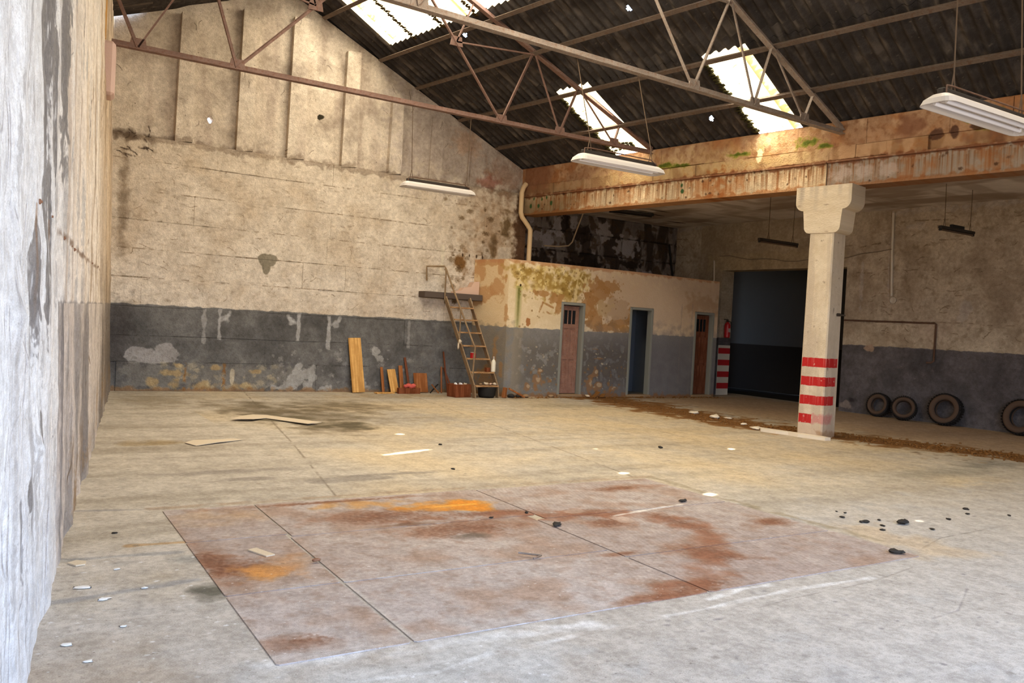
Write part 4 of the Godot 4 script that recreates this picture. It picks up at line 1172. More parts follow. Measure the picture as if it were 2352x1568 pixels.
func seg(root: Node3D, called_: String, a: Vector2, b: Vector2, prof: Array, m_: Material) -> void:
	var m := MB.new()
	m.k = 1.3
	m.bar(Vector3(a.x, a.y, 0), Vector3(b.x, b.y, 0), prof, Vector3.BACK)
	obj(called_, m, m_, root)
func gusset(root: Node3D, x: float, y: float, m_: Material) -> void:
	var m := MB.new()
	m.plate([Vector2(x - 0.12, y - 0.04), Vector2(x + 0.12, y - 0.04), Vector2(x + 0.09, y + 0.12), Vector2(x - 0.09, y + 0.12)], -0.006, 0.012)
	obj("gusset_plate", m, m_, root)
func truss(called_: String, label: String, ox: float, oz: float, turn: float, xl: float, xr: float, yb: float, apex: Vector2, slope_l: float, rights: Array, lefts: Array, m_: Material) -> Node3D:
	# x along the truss from ox; node lists hold [bottom x, top x] pairs from the middle outwards
	var root := thing(called_, label, "truss", Vector3(ox, 0, oz), turn, "steel roof trusses")
	var T := [Vector2(-0.045, -0.05), Vector2(0.045, -0.05), Vector2(0.045, -0.038), Vector2(-0.045, -0.038)]
	var chord := [Vector2(-0.05, -0.035), Vector2(0.05, -0.035), Vector2(0.05, -0.023), Vector2(0.006, -0.023), Vector2(0.006, 0.045), Vector2(-0.006, 0.045), Vector2(-0.006, -0.023), Vector2(-0.05, -0.023)]
	var ang := [Vector2(-0.025, -0.025), Vector2(0.025, -0.025), Vector2(0.025, -0.018), Vector2(-0.018, -0.018), Vector2(-0.018, 0.025), Vector2(-0.025, 0.025)]
	var thin := [Vector2(-0.012, -0.012), Vector2(0.012, -0.012), Vector2(0.012, 0.012), Vector2(-0.012, 0.012)]
	var m := MB.new()
	m.k = 1.3
	m.bar(Vector3(xl, yb, 0), Vector3(xr, yb, 0), chord)
	obj("bottom_chord", m, m_, root)
	var sr := (apex.y - (yb + 0.08)) / (apex.x - xr)
	var ty := func(x: float) -> float: return apex.y + (sr if x > apex.x else slope_l) * (x - apex.x)
	for e in [Vector2(xr, yb + 0.06), Vector2(xl, ty.call(xl))]:
		m = MB.new()
		m.k = 1.3
		m.bar(Vector3(apex.x, apex.y, 0), Vector3(e.x, e.y, 0), chord)
		obj("top_chord", m, m_, root)
	for side in [rights, lefts]:
		var prev := apex
		for q in side:
			var b := Vector2(q[0], yb)
			seg(root, "web_member", b, prev, ang if prev == apex else thin, m_)
			gusset(root, b.x, yb, m_)
			if q.size() > 1:
				var t := Vector2(q[1], ty.call(q[1]))
				seg(root, "web_member", b, t, ang, m_)
				prev = t
	for side in [[rights, 1.0], [lefts, -1.0]]:    # the little struts half way up the long diagonals
		if side[0].is_empty(): continue
		var b := Vector2(side[0][0][0], yb)
		var c := b.lerp(apex, 0.46)
		if c.x < xl: continue
		seg(root, "web_member", c, Vector2(c.x + 0.3 * side[1], ty.call(c.x + 0.3 * side[1])), thin, m_)
		seg(root, "web_member", c, Vector2(side[0][0][1], ty.call(side[0][0][1]) - 0.06), thin, m_)
		gusset(root, c.x, c.y - 0.03, m_)
	return root

func trusses() -> void:
	var ax := ridge_x(-12.55)
	truss("roof_truss", "further steel truss spanning in front of the back wall, pinkish brown", 0, -12.55, 0.0, 1.13, 10.74, 5.08, Vector2(ax, RP(0, 6).y - 0.12), 0.36,
		[[7.29, 7.89], [8.53, 8.9], [9.79, 9.93]], [[2.79, 2.3], [1.46, 1.0]], M.steel_pink)
	truss("roof_truss", "nearer pale steel truss crossing the top of the picture", 11.43, -8.73, 0.05, -10.7, 0.02, 4.95, Vector2(-5.5, 7.62), 0.34,
		[[-3.42, -2.78], [-2.15, -1.82], [-0.98, -0.77]], [[-7.7, -8.2], [-9.3, -9.0]], M.steel)
	truss("roof_truss", "steel truss overhead that the nearest lamp hangs from", 12.36, -3.95, 0.05, -12.1, 0.02, 4.9, Vector2(-5.6, 7.62), 0.34,
		[[-3.42, -2.78], [-2.15, -1.82], [-0.98, -0.77]], [[-7.7, -8.2], [-9.3, -9.0]], M.steel)
	# padstone and upright on the left wall under the further truss
	var m := MB.new()
	m.box(Vector3(0, 4.68, 0), Vector3(0.42, 0.72, 0.4), 0.04)
	var o := struct("trim_2", m, M.pink_plaster)
	o.position = Vector3(0.98, 0, -12.55); o.rotation.y = -0.1245
	tag(o, "pinkish plastered padstone under the left end of the further truss", "padstone")
	m = MB.new()
	m.k = 0.8
	m.box(Vector3(0, 5.72, 0), Vector3(0.34, 1.3, 0.22), 0.02)
	o = struct("trim_3", m, M.pine)
	o.position = Vector3(0.88, 0, -12.45); o.rotation.y = -0.1245
	tag(o, "yellowish timber upright above the padstone on the left wall", "post")

const BEAM_AT := Vector3(10.05, 0, -16.1)
const SIDE_AT := Vector3(16.07, 0, -16.0)
const SIDE_TURN := 0.0615
func uv_beam(p: Vector2) -> Vector2: return Vector2(p.x / 17.0, 1.0 - (p.y - 4.05) / 1.25)
var SIDE := Basis(Vector3(0, 0, 1), Vector3(0, 1, 0), Vector3(-1, 0, 0))      # an outline seen from the hall: x runs towards the camera

func lean_to() -> void:
	# beam along the open side
	var m := MB.new()
	m.xf = Transform3D(SIDE, Vector3())
	m.plate([Vector2(0.02, 4.1), Vector2(17.5, 4.1), Vector2(17.5, 4.47), Vector2(0.02, 4.47)], -0.36, 0.0, uv_beam)
	m.plate([Vector2(0.02, 4.465), Vector2(17.5, 4.465), Vector2(17.5, 4.495), Vector2(0.02, 4.495)], -0.36, 0.035, uv_beam)
	m.plate([Vector2(0.02, 4.06), Vector2(17.5, 4.06), Vector2(17.5, 4.1), Vector2(0.02, 4.1)], -0.36, 0.03, uv_beam)
	var o := obj("beam", m, M.beam)
	o.position = BEAM_AT; o.rotation.y = TURN
	o.set_meta("kind", "structure"); tag(o, "long rust-streaked beam over the open side of the hall", "beam")
	# the low wall on the beam that carries the roof: two courses
	m = MB.new()
	m.xf = Transform3D(SIDE, Vector3())
	m.plate([Vector2(-0.3, 4.495), Vector2(17.5, 4.495), Vector2(17.5, 5.135), Vector2(-0.3, 5.135)], -0.36, -0.05, uv_beam)
	o = obj("wall_eave", m, M.beam)
	o.position = BEAM_AT; o.rotation.y = TURN
	o.set_meta("kind", "structure"); tag(o, "ochre masonry with moss between the beam and the roof", "wall")
	var r := RandomNumberGenerator.new()
	r.seed = 31
	for row in 2:
		var x := 0.0
		while x < 17.3:
			var x1 := minf(x + (r.randf_range(0.4, 0.62) if row == 0 else r.randf_range(0.8, 1.3)), 17.45)
			var gone := row == 0 and ((x < 8.95 and x1 > 8.95) or (x < 9.6 and x1 > 9.6))
			if not gone:
				var b := block(x, 4.5 if row == 0 else 4.725, x1, 4.72 if row == 0 else 5.12, (0.012 if row == 0 else -0.02) + r.randf_range(-0.012, 0.008), uv_beam, r, 0.06, 0.008)
				b = turned(b, SIDE)
				obj("stone_block", b, M.beam, o)
			x = x1
	# right wall with the gateway into the dark store
	m = MB.new()
	m.xf = Transform3D(SIDE, Vector3())
	m.plate([Vector2(-1.5, 0), Vector2(0.3, 0), Vector2(0.3, 3.28), Vector2(3.92, 3.28), Vector2(3.92, 0), Vector2(17.2, 0), Vector2(17.2, 4.6), Vector2(-1.5, 4.6)], -0.46, 0.0, func(p): return Vector2((16.0 - p.x - 5.5) / 11.0, 1.0 - p.y / 4.6))
	o = struct("wall_right", m, M.right, "rough right wall with a grey dado and the dark gateway", "wall")
	o.position = SIDE_AT; o.rotation.y = SIDE_TURN
	# store room behind it
	m = MB.new()
	m.box(Vector3(3.3, 2.6, 1.5), Vector3(0.2, 2.5, 7.0))
	o = struct("wall_store", m, M.dusk, "bluish grey wall of the dark store seen through the gateway", "wall")
	o.position = SIDE_AT; o.rotation.y = SIDE_TURN
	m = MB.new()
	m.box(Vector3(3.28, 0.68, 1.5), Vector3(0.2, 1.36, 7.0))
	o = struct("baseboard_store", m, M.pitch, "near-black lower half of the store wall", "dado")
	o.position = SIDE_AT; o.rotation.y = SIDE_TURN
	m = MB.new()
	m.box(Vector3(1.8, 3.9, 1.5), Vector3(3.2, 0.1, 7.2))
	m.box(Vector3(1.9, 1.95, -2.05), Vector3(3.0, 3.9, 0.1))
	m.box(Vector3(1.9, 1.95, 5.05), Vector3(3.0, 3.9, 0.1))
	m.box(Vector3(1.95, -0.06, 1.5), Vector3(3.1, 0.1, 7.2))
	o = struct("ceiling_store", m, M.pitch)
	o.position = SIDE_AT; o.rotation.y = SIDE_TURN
	# whitewashed reveal of the gateway with red bands
	m = MB.new()
	m.box(Vector3(0.23, 0.66, 0.306), Vector3(0.46, 1.32, 0.012))
	o = struct("trim_1", m, M.white_paint, "whitewashed lower jamb of the gateway with four red bands", "jamb")
	o.position = SIDE_AT; o.rotation.y = SIDE_TURN
	for y in [0.245, 0.55, 0.86, 1.17]:
		m = MB.new()
		m.box(Vector3(0.23, y, 0.313), Vector3(0.455, 0.15, 0.004))
		obj("red_band", m, M.red_paint, o)
	# back wall of the lean-to, its short return, and its ceiling
	m = MB.new()
	m.plate([Vector2(9.8, 0), Vector2(16.6, 0), Vector2(16.6, 4.6), Vector2(9.8, 4.6)], -17.8, -17.42, func(p): return Vector2((p.x - 10.0) / 6.2, 1.0 - (p.y - 2.6) / 2.0))
	o = struct("wall_annex", m, M.annex, "dark peeling stone wall above the cabin", "wall")
	r.seed = 8
	for row in [[2.5, 2.95], [2.95, 3.5], [3.5, 4.02], [4.02, 4.5]]:
		var x := 10.2 - r.randf() * 0.3
		while x < 16.0:
			var x1 := x + r.randf_range(0.6, 0.95)
			obj("stone_block", block(maxf(x, 10.16), row[0], minf(x1, 15.99), row[1], -17.4 + r.randf_range(-0.01, 0.02), func(p): return Vector2((p.x - 10.0) / 6.2, 1.0 - (p.y - 2.6) / 2.0), r, 0.04, 0.025), M.annex, o)
			x = x1
	m = MB.new()
	m.k = 0.3
	m.box(Vector3(9.98, 2.3, -17.0), Vector3(0.34, 4.6, 0.8))
	struct("wall_return", m, M.annex)
	m = MB.new()
	m.xf = BK
	m.plate([Vector2(10.1, 17.8), Vector2(10.46, 16.1), Vector2(13.66, -1.4), Vector2(17.3, -1.4), Vector2(16.4, 17.8)], 4.5, 4.66, func(p): return Vector2((p.x - 10.0) / 7.0, 1.0 - (p.y + 1.5) / 19.0))
	struct("ceiling", m, M.ceiling, "mottled brown ceiling of the lean-to behind the beam", "ceiling")
	# column under the beam
	var root := thing("column", "whitewashed concrete column with stepped capital and red bands at its foot", "column", BEAM_AT, TURN)
	root.set_meta("kind", "structure")
	var z0 := 7.17
	var z1 := 7.58
	var xa := -0.22
	var xb := 0.2
	m = MB.new()
	var uvc := func(u: float, y: float) -> Vector2: return Vector2(u, 1.0 - y / 4.15)
	var taper := 0.012
	var lo := [Vector3(xa - taper, 0, z0 - taper), Vector3(xa - taper, 0, z1 + taper), Vector3(xb + taper, 0, z1 + taper), Vector3(xb + taper, 0, z0 - taper)]
	var hi := [Vector3(xa, 3.36, z0), Vector3(xa, 3.36, z1), Vector3(xb, 3.36, z1), Vector3(xb, 3.36, z0)]
	var ch := 0.02
	for i in 4:
		var j := (i + 1) % 4
		var d: Vector3 = ((lo[j] - lo[i]) as Vector3).normalized() * ch
		var ua := 0.0 if i % 2 == 0 else 0.5
		var dn: Vector3 = ((lo[(j + 1) % 4] - lo[j]) as Vector3).normalized() * ch
		m.poly([lo[i] + d, lo[j] - d, hi[j] - d, hi[i] + d], [uvc.call(ua, 0.0), uvc.call(ua + 0.49, 0.0), uvc.call(ua + 0.49, 3.36), uvc.call(ua, 3.36)])
		m.poly([lo[j] - d, lo[j] + dn, hi[j] + dn, hi[j] - d], [uvc.call(ua + 0.49, 0.0), uvc.call(ua + 0.5, 0.0), uvc.call(ua + 0.5, 3.36), uvc.call(ua + 0.49, 3.36)])
	obj("shaft", m, M.column, root)
	m = MB.new()
	m.xf = Transform3D(SIDE, Vector3())
	var zc := 7.375
	var O := []
	for k in 7: O.append(Vector2(zc + 0.205 + 0.1 * sin(k / 6.0 * PI / 2) , 3.3 + 0.1 * (1 - cos(k / 6.0 * PI / 2))))
	for k in 7: O.append(Vector2(zc + 0.33 + 0.14 * sin(k / 6.0 * PI / 2), 3.67 + 0.14 * (1 - cos(k / 6.0 * PI / 2))))
	O.append(Vector2(zc + 0.47, 4.06))
	var left := O.duplicate()
	left.reverse()
	for q in left: O.append(Vector2(2 * zc - q.x, q.y))
	m.plate(O, -0.225, 0.235, func(p): return Vector2(fposmod((p.x - zc) * 0.5 + 0.25, 0.5) * 0.9, 1.0 - p.y / 4.15))
	obj("capital", m, M.column, root)
	m = MB.new()
	m.plate([Vector2(-0.42, 6.62), Vector2(-0.25, 6.5), Vector2(-0.24, 7.62), Vector2(-0.3, 7.78), Vector2(-0.4, 7.74), Vector2(-0.44, 7.3), Vector2(-0.38, 7.1), Vector2(-0.43, 6.9)].map(func(p): return Vector2(p.x, -p.y)) , 0.0, 0.05)
	m = turned(m, BK.basis)
	o = obj("plaster_slab", m, M.plaster)
	o.position = BEAM_AT; o.rotation.y = TURN
	tag(o, "broken whitish slab lying along the foot of the column", "slab")

func turned(b: MB, basis: Basis) -> MB:
	for i in b.v.size():
		b.v[i] = basis * b.v[i]
		b.n[i] = basis * b.n[i]
	return b

func uv_box(p: Vector2) -> Vector2: return Vector2((p.x + 1.05) / 7.35, 1.0 - p.y / 3.0)
func cabin() -> void:
	var at := Vector3(9.2, 0, -15.15)
	var m := MB.new()
	m.plate([Vector2(0, 0), Vector2(1.4, 0), Vector2(1.4, 2.13), Vector2(2.06, 2.13), Vector2(2.06, 0), Vector2(3.38, 0), Vector2(3.38, 2.13), Vector2(4.1, 2.13), Vector2(4.1, 0), Vector2(5.46, 0), Vector2(5.46, 2.13), Vector2(6.12, 2.13), Vector2(6.12, 0), Vector2(6.25, 0), Vector2(6.25, 2.93), Vector2(3.5, 2.96), Vector2(0, 2.96)], -0.16, 0.0, uv_box)
	var o := struct("wall_cabin", m, M.box, "peeling front wall of the low cabin with three doorways", "wall")
	o.position = at
	# side wall and the slab on top, hollow inside
	m = MB.new()
	var sd := Vector3(8.87, 0, -16.1) - at
	var p := [Vector3(0, 0, 0), sd, sd + Vector3(0, 2.95, 0), Vector3(0, 2.96, 0)]
	m.poly([p[1], p[0], p[3], p[2]], [uv_box(Vector2(-1.0, 0)), uv_box(Vector2(0, 0)), uv_box(Vector2(0, 2.95)), uv_box(Vector2(-1.0, 2.95))])
	var inn := Vector3(0.15, 0, 0)
	m.poly([p[0] + inn, p[1] + inn, p[2] + inn, p[3] + inn])
	m.poly([p[3], p[3] + inn, p[2] + inn, p[2]])
	obj("side_wall", m, M.box, o)
	m = MB.new()
	m.k = 0.3
	m.box(Vector3(3.1, 2.86, -0.64), Vector3(5.95, 0.12, 0.96))
	obj("roof_slab", m, M.plaster, o)
	m = MB.new()
	m.box(Vector3(3.62, 2.86, -1.66), Vector3(5.15, 0.12, 1.1))
	obj("roof_slab", m, M.plaster, o)
	m = MB.new()
	m.box(Vector3(6.18, 1.4, -1.2), Vector3(0.14, 2.8, 2.05))
	obj("end_wall", m, M.plaster, o)
	m = MB.new()
	m.box(Vector3(3.6, 1.4, -1.5), Vector3(5.0, 2.8, 0.1))
	obj("inner_wall", m, M.blue_wall, o)
	for x in [2.75, 4.85]:
		m = MB.new()
		m.box(Vector3(x, 1.4, -0.8), Vector3(0.1, 2.8, 1.3))
		obj("inner_wall", m, M.blue_wall, o)
	# doors: an ajar panelled one, an empty frame, a shut one
	var k := 0
	for d in [[1.4, 0.66, "left-hand cabin door, pinkish brown panels under three small panes, ajar"], [3.38, 0.72, "empty middle doorway of the cabin with its grey frame"], [5.46, 0.66, "right-hand cabin door in the shade beside the gateway"]]:
		var dr := Node3D.new()
		dr.name = "door_%d" % (k + 1); add_child(dr)
		dr.position = at + Vector3(d[0], 0, 0)
		dr.set_meta("kind", "structure"); tag(dr, d[2], "door")
		var w: float = d[1]
		m = MB.new()
		for x in [0.03, w - 0.03]:
			m = MB.new()
			m.box(Vector3(x, 1.06, -0.06), Vector3(0.06, 2.12, 0.16), 0.006)
			obj("door_jamb", m, M.frame_grey, dr)
		m = MB.new()
		m.box(Vector3(w / 2, 2.095, -0.06), Vector3(w - 0.12, 0.06, 0.16), 0.006)
		obj("door_head", m, M.frame_grey, dr)
		m = MB.new()
		m.box(Vector3(w / 2, 0.03, -0.04), Vector3(w, 0.06, 0.22), 0.01)
		obj("sill", m, M.stone, dr)
		if k != 1: door_leaf(dr, w - 0.14, 0.065, -0.1, 0.06 if k == 0 else 0.03, M.door if k == 0 else M.redbrown)
		k += 1
	# what can be made out through the empty doorway
	m = MB.new()
	var pts := []
	for q in 9: pts.append(Vector2(0.03 + 0.16 * sin(q / 8.0 * 2.6) + 0.02 * sin(q * 3.0), 1.32 + q * 0.07))
	m.lathe(pts, 14)
	o = obj("hanging_cloth", m, M.tube)
	o.position = Vector3(12.98, 0, -16.2)
	o.scale = Vector3(1, 1, 0.5)
	tag(o, "pale cloth hanging inside the empty middle doorway", "cloth")
	m = MB.new()
	m.box(Vector3(0, 0.13, 0), Vector3(0.16, 0.26, 0.16), 0.02)
	o = obj("canister", m, M.black)
	o.position = Vector3(13.0, 0, -15.75)
	tag(o, "dark square canister on the floor of the middle doorway", "canister")
	m = MB.new()
	m.lathe([Vector2(0.0, 0.0), Vector2(0.07, 0.0), Vector2(0.09, 0.17), Vector2(0.085, 0.17), Vector2(0.065, 0.01), Vector2(0, 0.01)], 16)
	o = obj("bucket", m, M.black)
	o.position = Vector3(12.75, 0, -15.6)
	tag(o, "small dark bucket beside the canister in the doorway", "bucket")

func door_leaf(dr: Node3D, w: float, x: float, z: float, ajar: float, wood: Material) -> void:
	var leaf := Node3D.new()
	leaf.name = called(dr, "leaf"); dr.add_child(leaf, true)
	leaf.position = Vector3(x, 0.07, z); leaf.rotation.y = ajar
	var h := 1.98
	var m := MB.new()
	m.k = 1.4
	for s in [0.045, w - 0.045]: m.box(Vector3(s, h / 2, 0), Vector3(0.09, h, 0.04), 0.005)
	for y in [0.09, 0.82, 1.52, h - 0.05]: m.box(Vector3(w / 2, y, 0), Vector3(w - 0.18, 0.18 if y < 0.1 else 0.1, 0.038), 0.004)
	m.box(Vector3(w / 2, 0.82, 0), Vector3(0.07, 1.4, 0.037), 0.004)
	for s in [0.333, 0.667]: m.box(Vector3(lerpf(0.09, w - 0.09, s), 1.74, 0), Vector3(0.022, 0.36, 0.034), 0.004)
	obj("door_frame", m, wood, leaf)
	for y in [[0.475, 0.6], [1.17, 0.62]]:
		for s in [0.28, 0.72]:
			m = MB.new()
			m.k = 1.4
			m.box(Vector3(w * s, y[0], -0.008), Vector3(w * 0.32, y[1], 0.02), 0.004)
			m.box(Vector3(w * s, y[0], 0.004), Vector3(w * 0.15, y[1] - 0.1, 0.016), 0.007)
			obj("door_panel", m, wood, leaf)
	for s in [0.167, 0.5, 0.833]:
		m = MB.new()
		m.box(Vector3(lerpf(0.09, w - 0.09, s), 1.74, 0), Vector3((w - 0.18) / 3 - 0.02, 0.35, 0.006))
		obj("pane", m, M.glass, leaf)

func lamp(called_: String, label: String, at: Vector3, turn: float, ln: float, hang: Array, hooded: bool, two: bool) -> Node3D:
	var root := thing(called_, label, "lamp", at, turn, "hanging fluorescent lamps")
	var m := MB.new()
	if hooded:     # a shallow enamelled trough, open below, with rounded ends
		var ring := func(hx: float, hz: float, y: float) -> Array:
			var o := []
			for q in 24:
				var a := TAU * q / 24.0
				var c := cos(a)
				var s := sin(a)
				o.append(Vector3((hx - hz) * signf(c) * (1.0 if absf(c) > 1e-6 else 0.0) + hz * signf(c) * pow(absf(c), 0.6), y, -hz * signf(s) * pow(absf(s), 0.6)))
			return o
		var rings := [ring.call(ln / 2, 0.15, 0.0), ring.call(ln / 2 - 0.02, 0.13, 0.045), ring.call(ln / 2 - 0.07, 0.07, 0.085), ring.call(ln / 2 - 0.085, 0.06, 0.075), ring.call(ln / 2 - 0.03, 0.122, 0.04), ring.call(ln / 2 - 0.012, 0.142, 0.0)]
		for i in rings.size():
			var A: Array = rings[i]
			var B: Array = rings[(i + 1) % rings.size()]
			for q in 24: m.poly([A[q], A[(q + 1) % 24], B[(q + 1) % 24], B[q]])
		m.box(Vector3(0, 0.079, 0), Vector3(ln - 0.24, 0.008, 0.11))
		obj("reflector", m, M.white_enamel, root)
		m = MB.new()
		m.box(Vector3(0, 0.115, 0), Vector3(ln - 0.2, 0.05, 0.06), 0.008)
		obj("spine", m, M.dark_metal, root)
		m = MB.new()
		m.tube([Vector3(-ln / 2 + 0.1, 0.09, 0.05), Vector3(-ln / 2 + 0.11, 0.15, 0.045), Vector3(-ln / 2 + 0.2, 0.165, 0.03), Vector3(ln / 2 - 0.2, 0.165, 0.03), Vector3(ln / 2 - 0.1, 0.1, 0.05)], 0.007, 6)
		obj("conduit", m, M.pipe, root)
		for z in ([-0.05, 0.05] if two else [0.0]):
			m = MB.new()
			m.tube([Vector3(-ln / 2 + 0.1, 0.025, z), Vector3(ln / 2 - 0.1, 0.025, z)], 0.018, 12)
			obj("tube", m, M.tube, root)
			for s in [-1, 1]:
				m = MB.new()
				m.box(Vector3(s * (ln / 2 - 0.085), 0.04, z), Vector3(0.03, 0.07, 0.04), 0.006)
				obj("tube_holder", m, M.white_enamel, root)
	else:
		m.box(Vector3(0, 0.05, 0), Vector3(ln, 0.05, 0.07), 0.008)
		obj("batten", m, M.dark_metal, root)
		if two:
			m = MB.new()
			m.box(Vector3(0.0, 0.1, 0), Vector3(ln * 0.36, 0.06, 0.06), 0.008)
			obj("ballast", m, M.black, root)
		m = MB.new()
		m.tube([Vector3(-ln / 2 + 0.03, 0.005, 0), Vector3(ln / 2 - 0.03, 0.005, 0)], 0.017, 10)
		obj("tube", m, M.dusty_rubber, root)
		for s in [-1, 1]:
			m = MB.new()
			m.box(Vector3(s * (ln / 2 - 0.02), 0.02, 0), Vector3(0.03, 0.07, 0.05), 0.006)
			obj("tube_holder", m, M.black, root)
	for q in hang:
		m = MB.new()
		var y0 := 0.13 if hooded else 0.07
		m.tube([Vector3(q[0] - 0.03, y0, 0), Vector3(q[0], y0 + 0.16, 0), Vector3(q[0] + q[1], q[2], q[3])], 0.006, 5)
		obj("hanging_wire", m, M.wire, root)
		m = MB.new()
		m.tube([Vector3(q[0] + 0.03, y0, 0), Vector3(q[0], y0 + 0.16, 0)], 0.005, 5)
		obj("hanging_wire", m, M.wire, root)
	return root

func pipe_run(called_: String, label: String, category: String, pts: Array, r: float, m_: Material, sides := 10) -> MeshInstance3D:
	var m := MB.new()
	m.tube(pts, r, sides)
	var o := obj(called_, m, m_)
	tag(o, label, category)
	return o

func fittings() -> void:
	lamp("fluorescent_lamp", "nearest white trough lamp hanging at the upper right edge", Vector3(6.93, 3.48, -3.9), 0.0, 1.5, [[-0.48, 0.0, 1.38, -0.02], [0.55, 0.0, 1.38, -0.06]], true, true)
	lamp("fluorescent_lamp", "white trough lamp in front of the narrow skylight, hung from the nearer truss", Vector3(6.45, 3.57, -8.14), 0.0, 1.36, [[-0.47, -0.02, 1.32, -0.33], [0.5, 0.02, 1.32, -0.36]], true, true)
	lamp("fluorescent_lamp", "dusty trough lamp hanging low in front of the back wall", Vector3(6.14, 3.72, -12.55), 0.0, 1.36, [[-0.5, -0.04, 1.32, 0.0], [0.53, 0.02, 1.32, 0.0]], true, false)
	lamp("batten_lamp", "dark bare tube lamp hanging left of the column", Vector3(13.3, 3.47, -11.5), 0.0, 1.15, [[-0.3, 0.0, 1.02, 0.0], [0.42, 0.02, 1.02, 0.0]], false, false)
	lamp("batten_lamp", "dark lamp with a ballast box hanging above the tyres", Vector3(14.68, 3.66, -8.63), 0.0, 1.08, [[-0.4, -0.02, 0.83, 0.0], [0.42, 0.0, 0.83, 0.0]], false, true)
	var m := MB.new()
	m.box(Vector3(0, 4.46, 0), Vector3(1.3, 0.06, 0.09), 0.01)
	m.tube([Vector3(-0.6, 4.41, 0), Vector3(0.6, 4.41, 0)], 0.016, 8)
	var o := obj("ceiling_batten", m, M.dark_metal)
	o.position = Vector3(13.0, 0, -15.85); o.rotation.y = -0.15
	tag(o, "dark tube lamp fixed to the ceiling behind the beam", "lamp")
	# pipes and wires
	pipe_run("downpipe", "cream plastic downpipe bending down the corner beside the dark wall", "pipe", [Vector3(10.02, 4.76, -15.98), Vector3(9.95, 4.68, -15.96), Vector3(9.9, 4.55, -15.95), Vector3(9.9, 4.1, -15.95), Vector3(9.94, 4.0, -15.95), Vector3(10.12, 3.84, -15.98), Vector3(10.2, 3.74, -15.98), Vector3(10.2, 2.93, -15.98)], 0.055, M.pvc, 12)
	var s := func(p: float, y: float, off := 0.03) -> Vector3: return SIDE_AT + Basis(Vector3.UP, SIDE_TURN) * Vector3(-off, y, p)
	pipe_run("water_pipe", "thin brown pipe along the right wall turning down behind the tyres", "pipe", [s.call(3.95, 2.07), s.call(6.02, 2.06), s.call(6.05, 2.04), s.call(6.05, 1.28), s.call(6.03, 1.24, 0.1), s.call(5.95, 1.24, 0.14)], 0.02, M.pipe)
	m = MB.new()
	m.tube([s.call(4.97, 4.42, 0.032), s.call(4.99, 3.6, 0.035), s.call(5.04, 2.62, 0.032)], 0.03, 8)
	o = obj("cable_conduit", m, M.white_paint)
	tag(o, "whitewashed conduit down the right wall to a round junction box", "conduit")
	m = MB.new()
	m.lathe([Vector2(0.0, 0.0), Vector2(0.075, 0.0), Vector2(0.075, 0.03), Vector2(0.05, 0.05), Vector2(0.045, 0.03), Vector2(0.0, 0.03)], 20)
	o = obj("junction_box", m, M.white_paint)
	o.transform = Transform3D(Basis(Vector3.UP, SIDE_TURN) * Basis(Vector3(0, 0, 1), PI / 2), s.call(5.07, 2.53, 0.0))
	tag(o, "round junction box at the bottom of the conduit on the right wall", "junction box")
	var pts := []
	for q in 15:
		var t := q / 14.0
		pts.append(s.call(lerpf(0.2, 5.0, t), 3.66 - 0.28 * 4 * t * (1 - t) * (0.4 + 0.6 * t) + (0.03 * sin(q * 1.7)), 0.03 + 0.05 * t * t))
	pipe_run("cable", "sagging cable along the right wall above the gateway", "cable", pts, 0.009, M.cord, 6)
	pipe_run("white_pipe", "short white pipe stub above the right end of the cabin", "pipe", [s.call(0.02, 3.55), s.call(0.05, 3.05), s.call(0.08, 2.98, 0.08)], 0.022, M.white_paint, 8)
	pipe_run("drain_pipe", "dark slanting pipe in the corner above the cabin", "pipe", [Vector3(15.62, 4.0, -17.3), Vector3(15.7, 3.4, -17.25), Vector3(15.9, 2.4, -17.2), Vector3(15.92, 0.0, -17.2)], 0.03, M.black, 8)
	pipe_run("loose_cable", "loose cord hanging down the dark wall above the cabin", "cable", [Vector3(12.55, 4.5, -17.2), Vector3(12.5, 4.2, -17.3), Vector3(12.35, 3.75, -17.33), Vector3(12.25, 3.65, -17.34), Vector3(11.95, 3.6, -17.34), Vector3(11.5, 3.58, -17.34)], 0.02, M.pvc, 6)
	m = MB.new()
	m.tube([Vector3(0, 0, 0), Vector3(0.06, 0.0, 0)], 0.025, 8)
	m.tube([Vector3(0.05, 0.0, 0), Vector3(0.14, -0.01, 0)], 0.012, 8)
	o = obj("tap", m, M.dark_metal)
	o.transform = Transform3D(Basis(Vector3.UP, TURN - PI / 2), BEAM_AT + Basis(Vector3.UP, TURN) * Vector3(0.05, 2.0, 7.58))
	tag(o, "small dark tap on the shaded side of the column", "tap")
	# fire extinguisher on the jamb
	var root := thing("fire_extinguisher", "red fire extinguisher hung on the jamb of the gateway", "extinguisher", s.call(0.4, 1.52, -0.2), SIDE_TURN)
	m = MB.new()
	m.lathe([Vector2(0, 0), Vector2(0.07, 0), Vector2(0.078, 0.02), Vector2(0.078, 0.33), Vector2(0.06, 0.38), Vector2(0.028, 0.4), Vector2(0.028, 0.42), Vector2(0, 0.42)], 20)
	obj("cylinder", m, M.red, root)
	m = MB.new()
	m.box(Vector3(0, 0.44, 0), Vector3(0.05, 0.05, 0.05), 0.008)
	obj("valve", m, M.black, root)
	m = MB.new()
	m.box(Vector3(-0.06, 0.48, 0), Vector3(0.16, 0.02, 0.03), 0.005)
	obj("handle", m, M.black, root)
	m = MB.new()
	m.tube([Vector3(0.03, 0.44, 0), Vector3(0.1, 0.42, 0.03), Vector3(0.1, 0.2, 0.05)], 0.012, 6)
	obj("hose", m, M.black, root)
	m = MB.new()
	m.box(Vector3(0, 0.2, 0.076), Vector3(0.08, 0.1, 0.006))
	obj("label", m, M.white_enamel, root)
	tyres(s)
	# rusty bolts along the left wall
	var k := 0
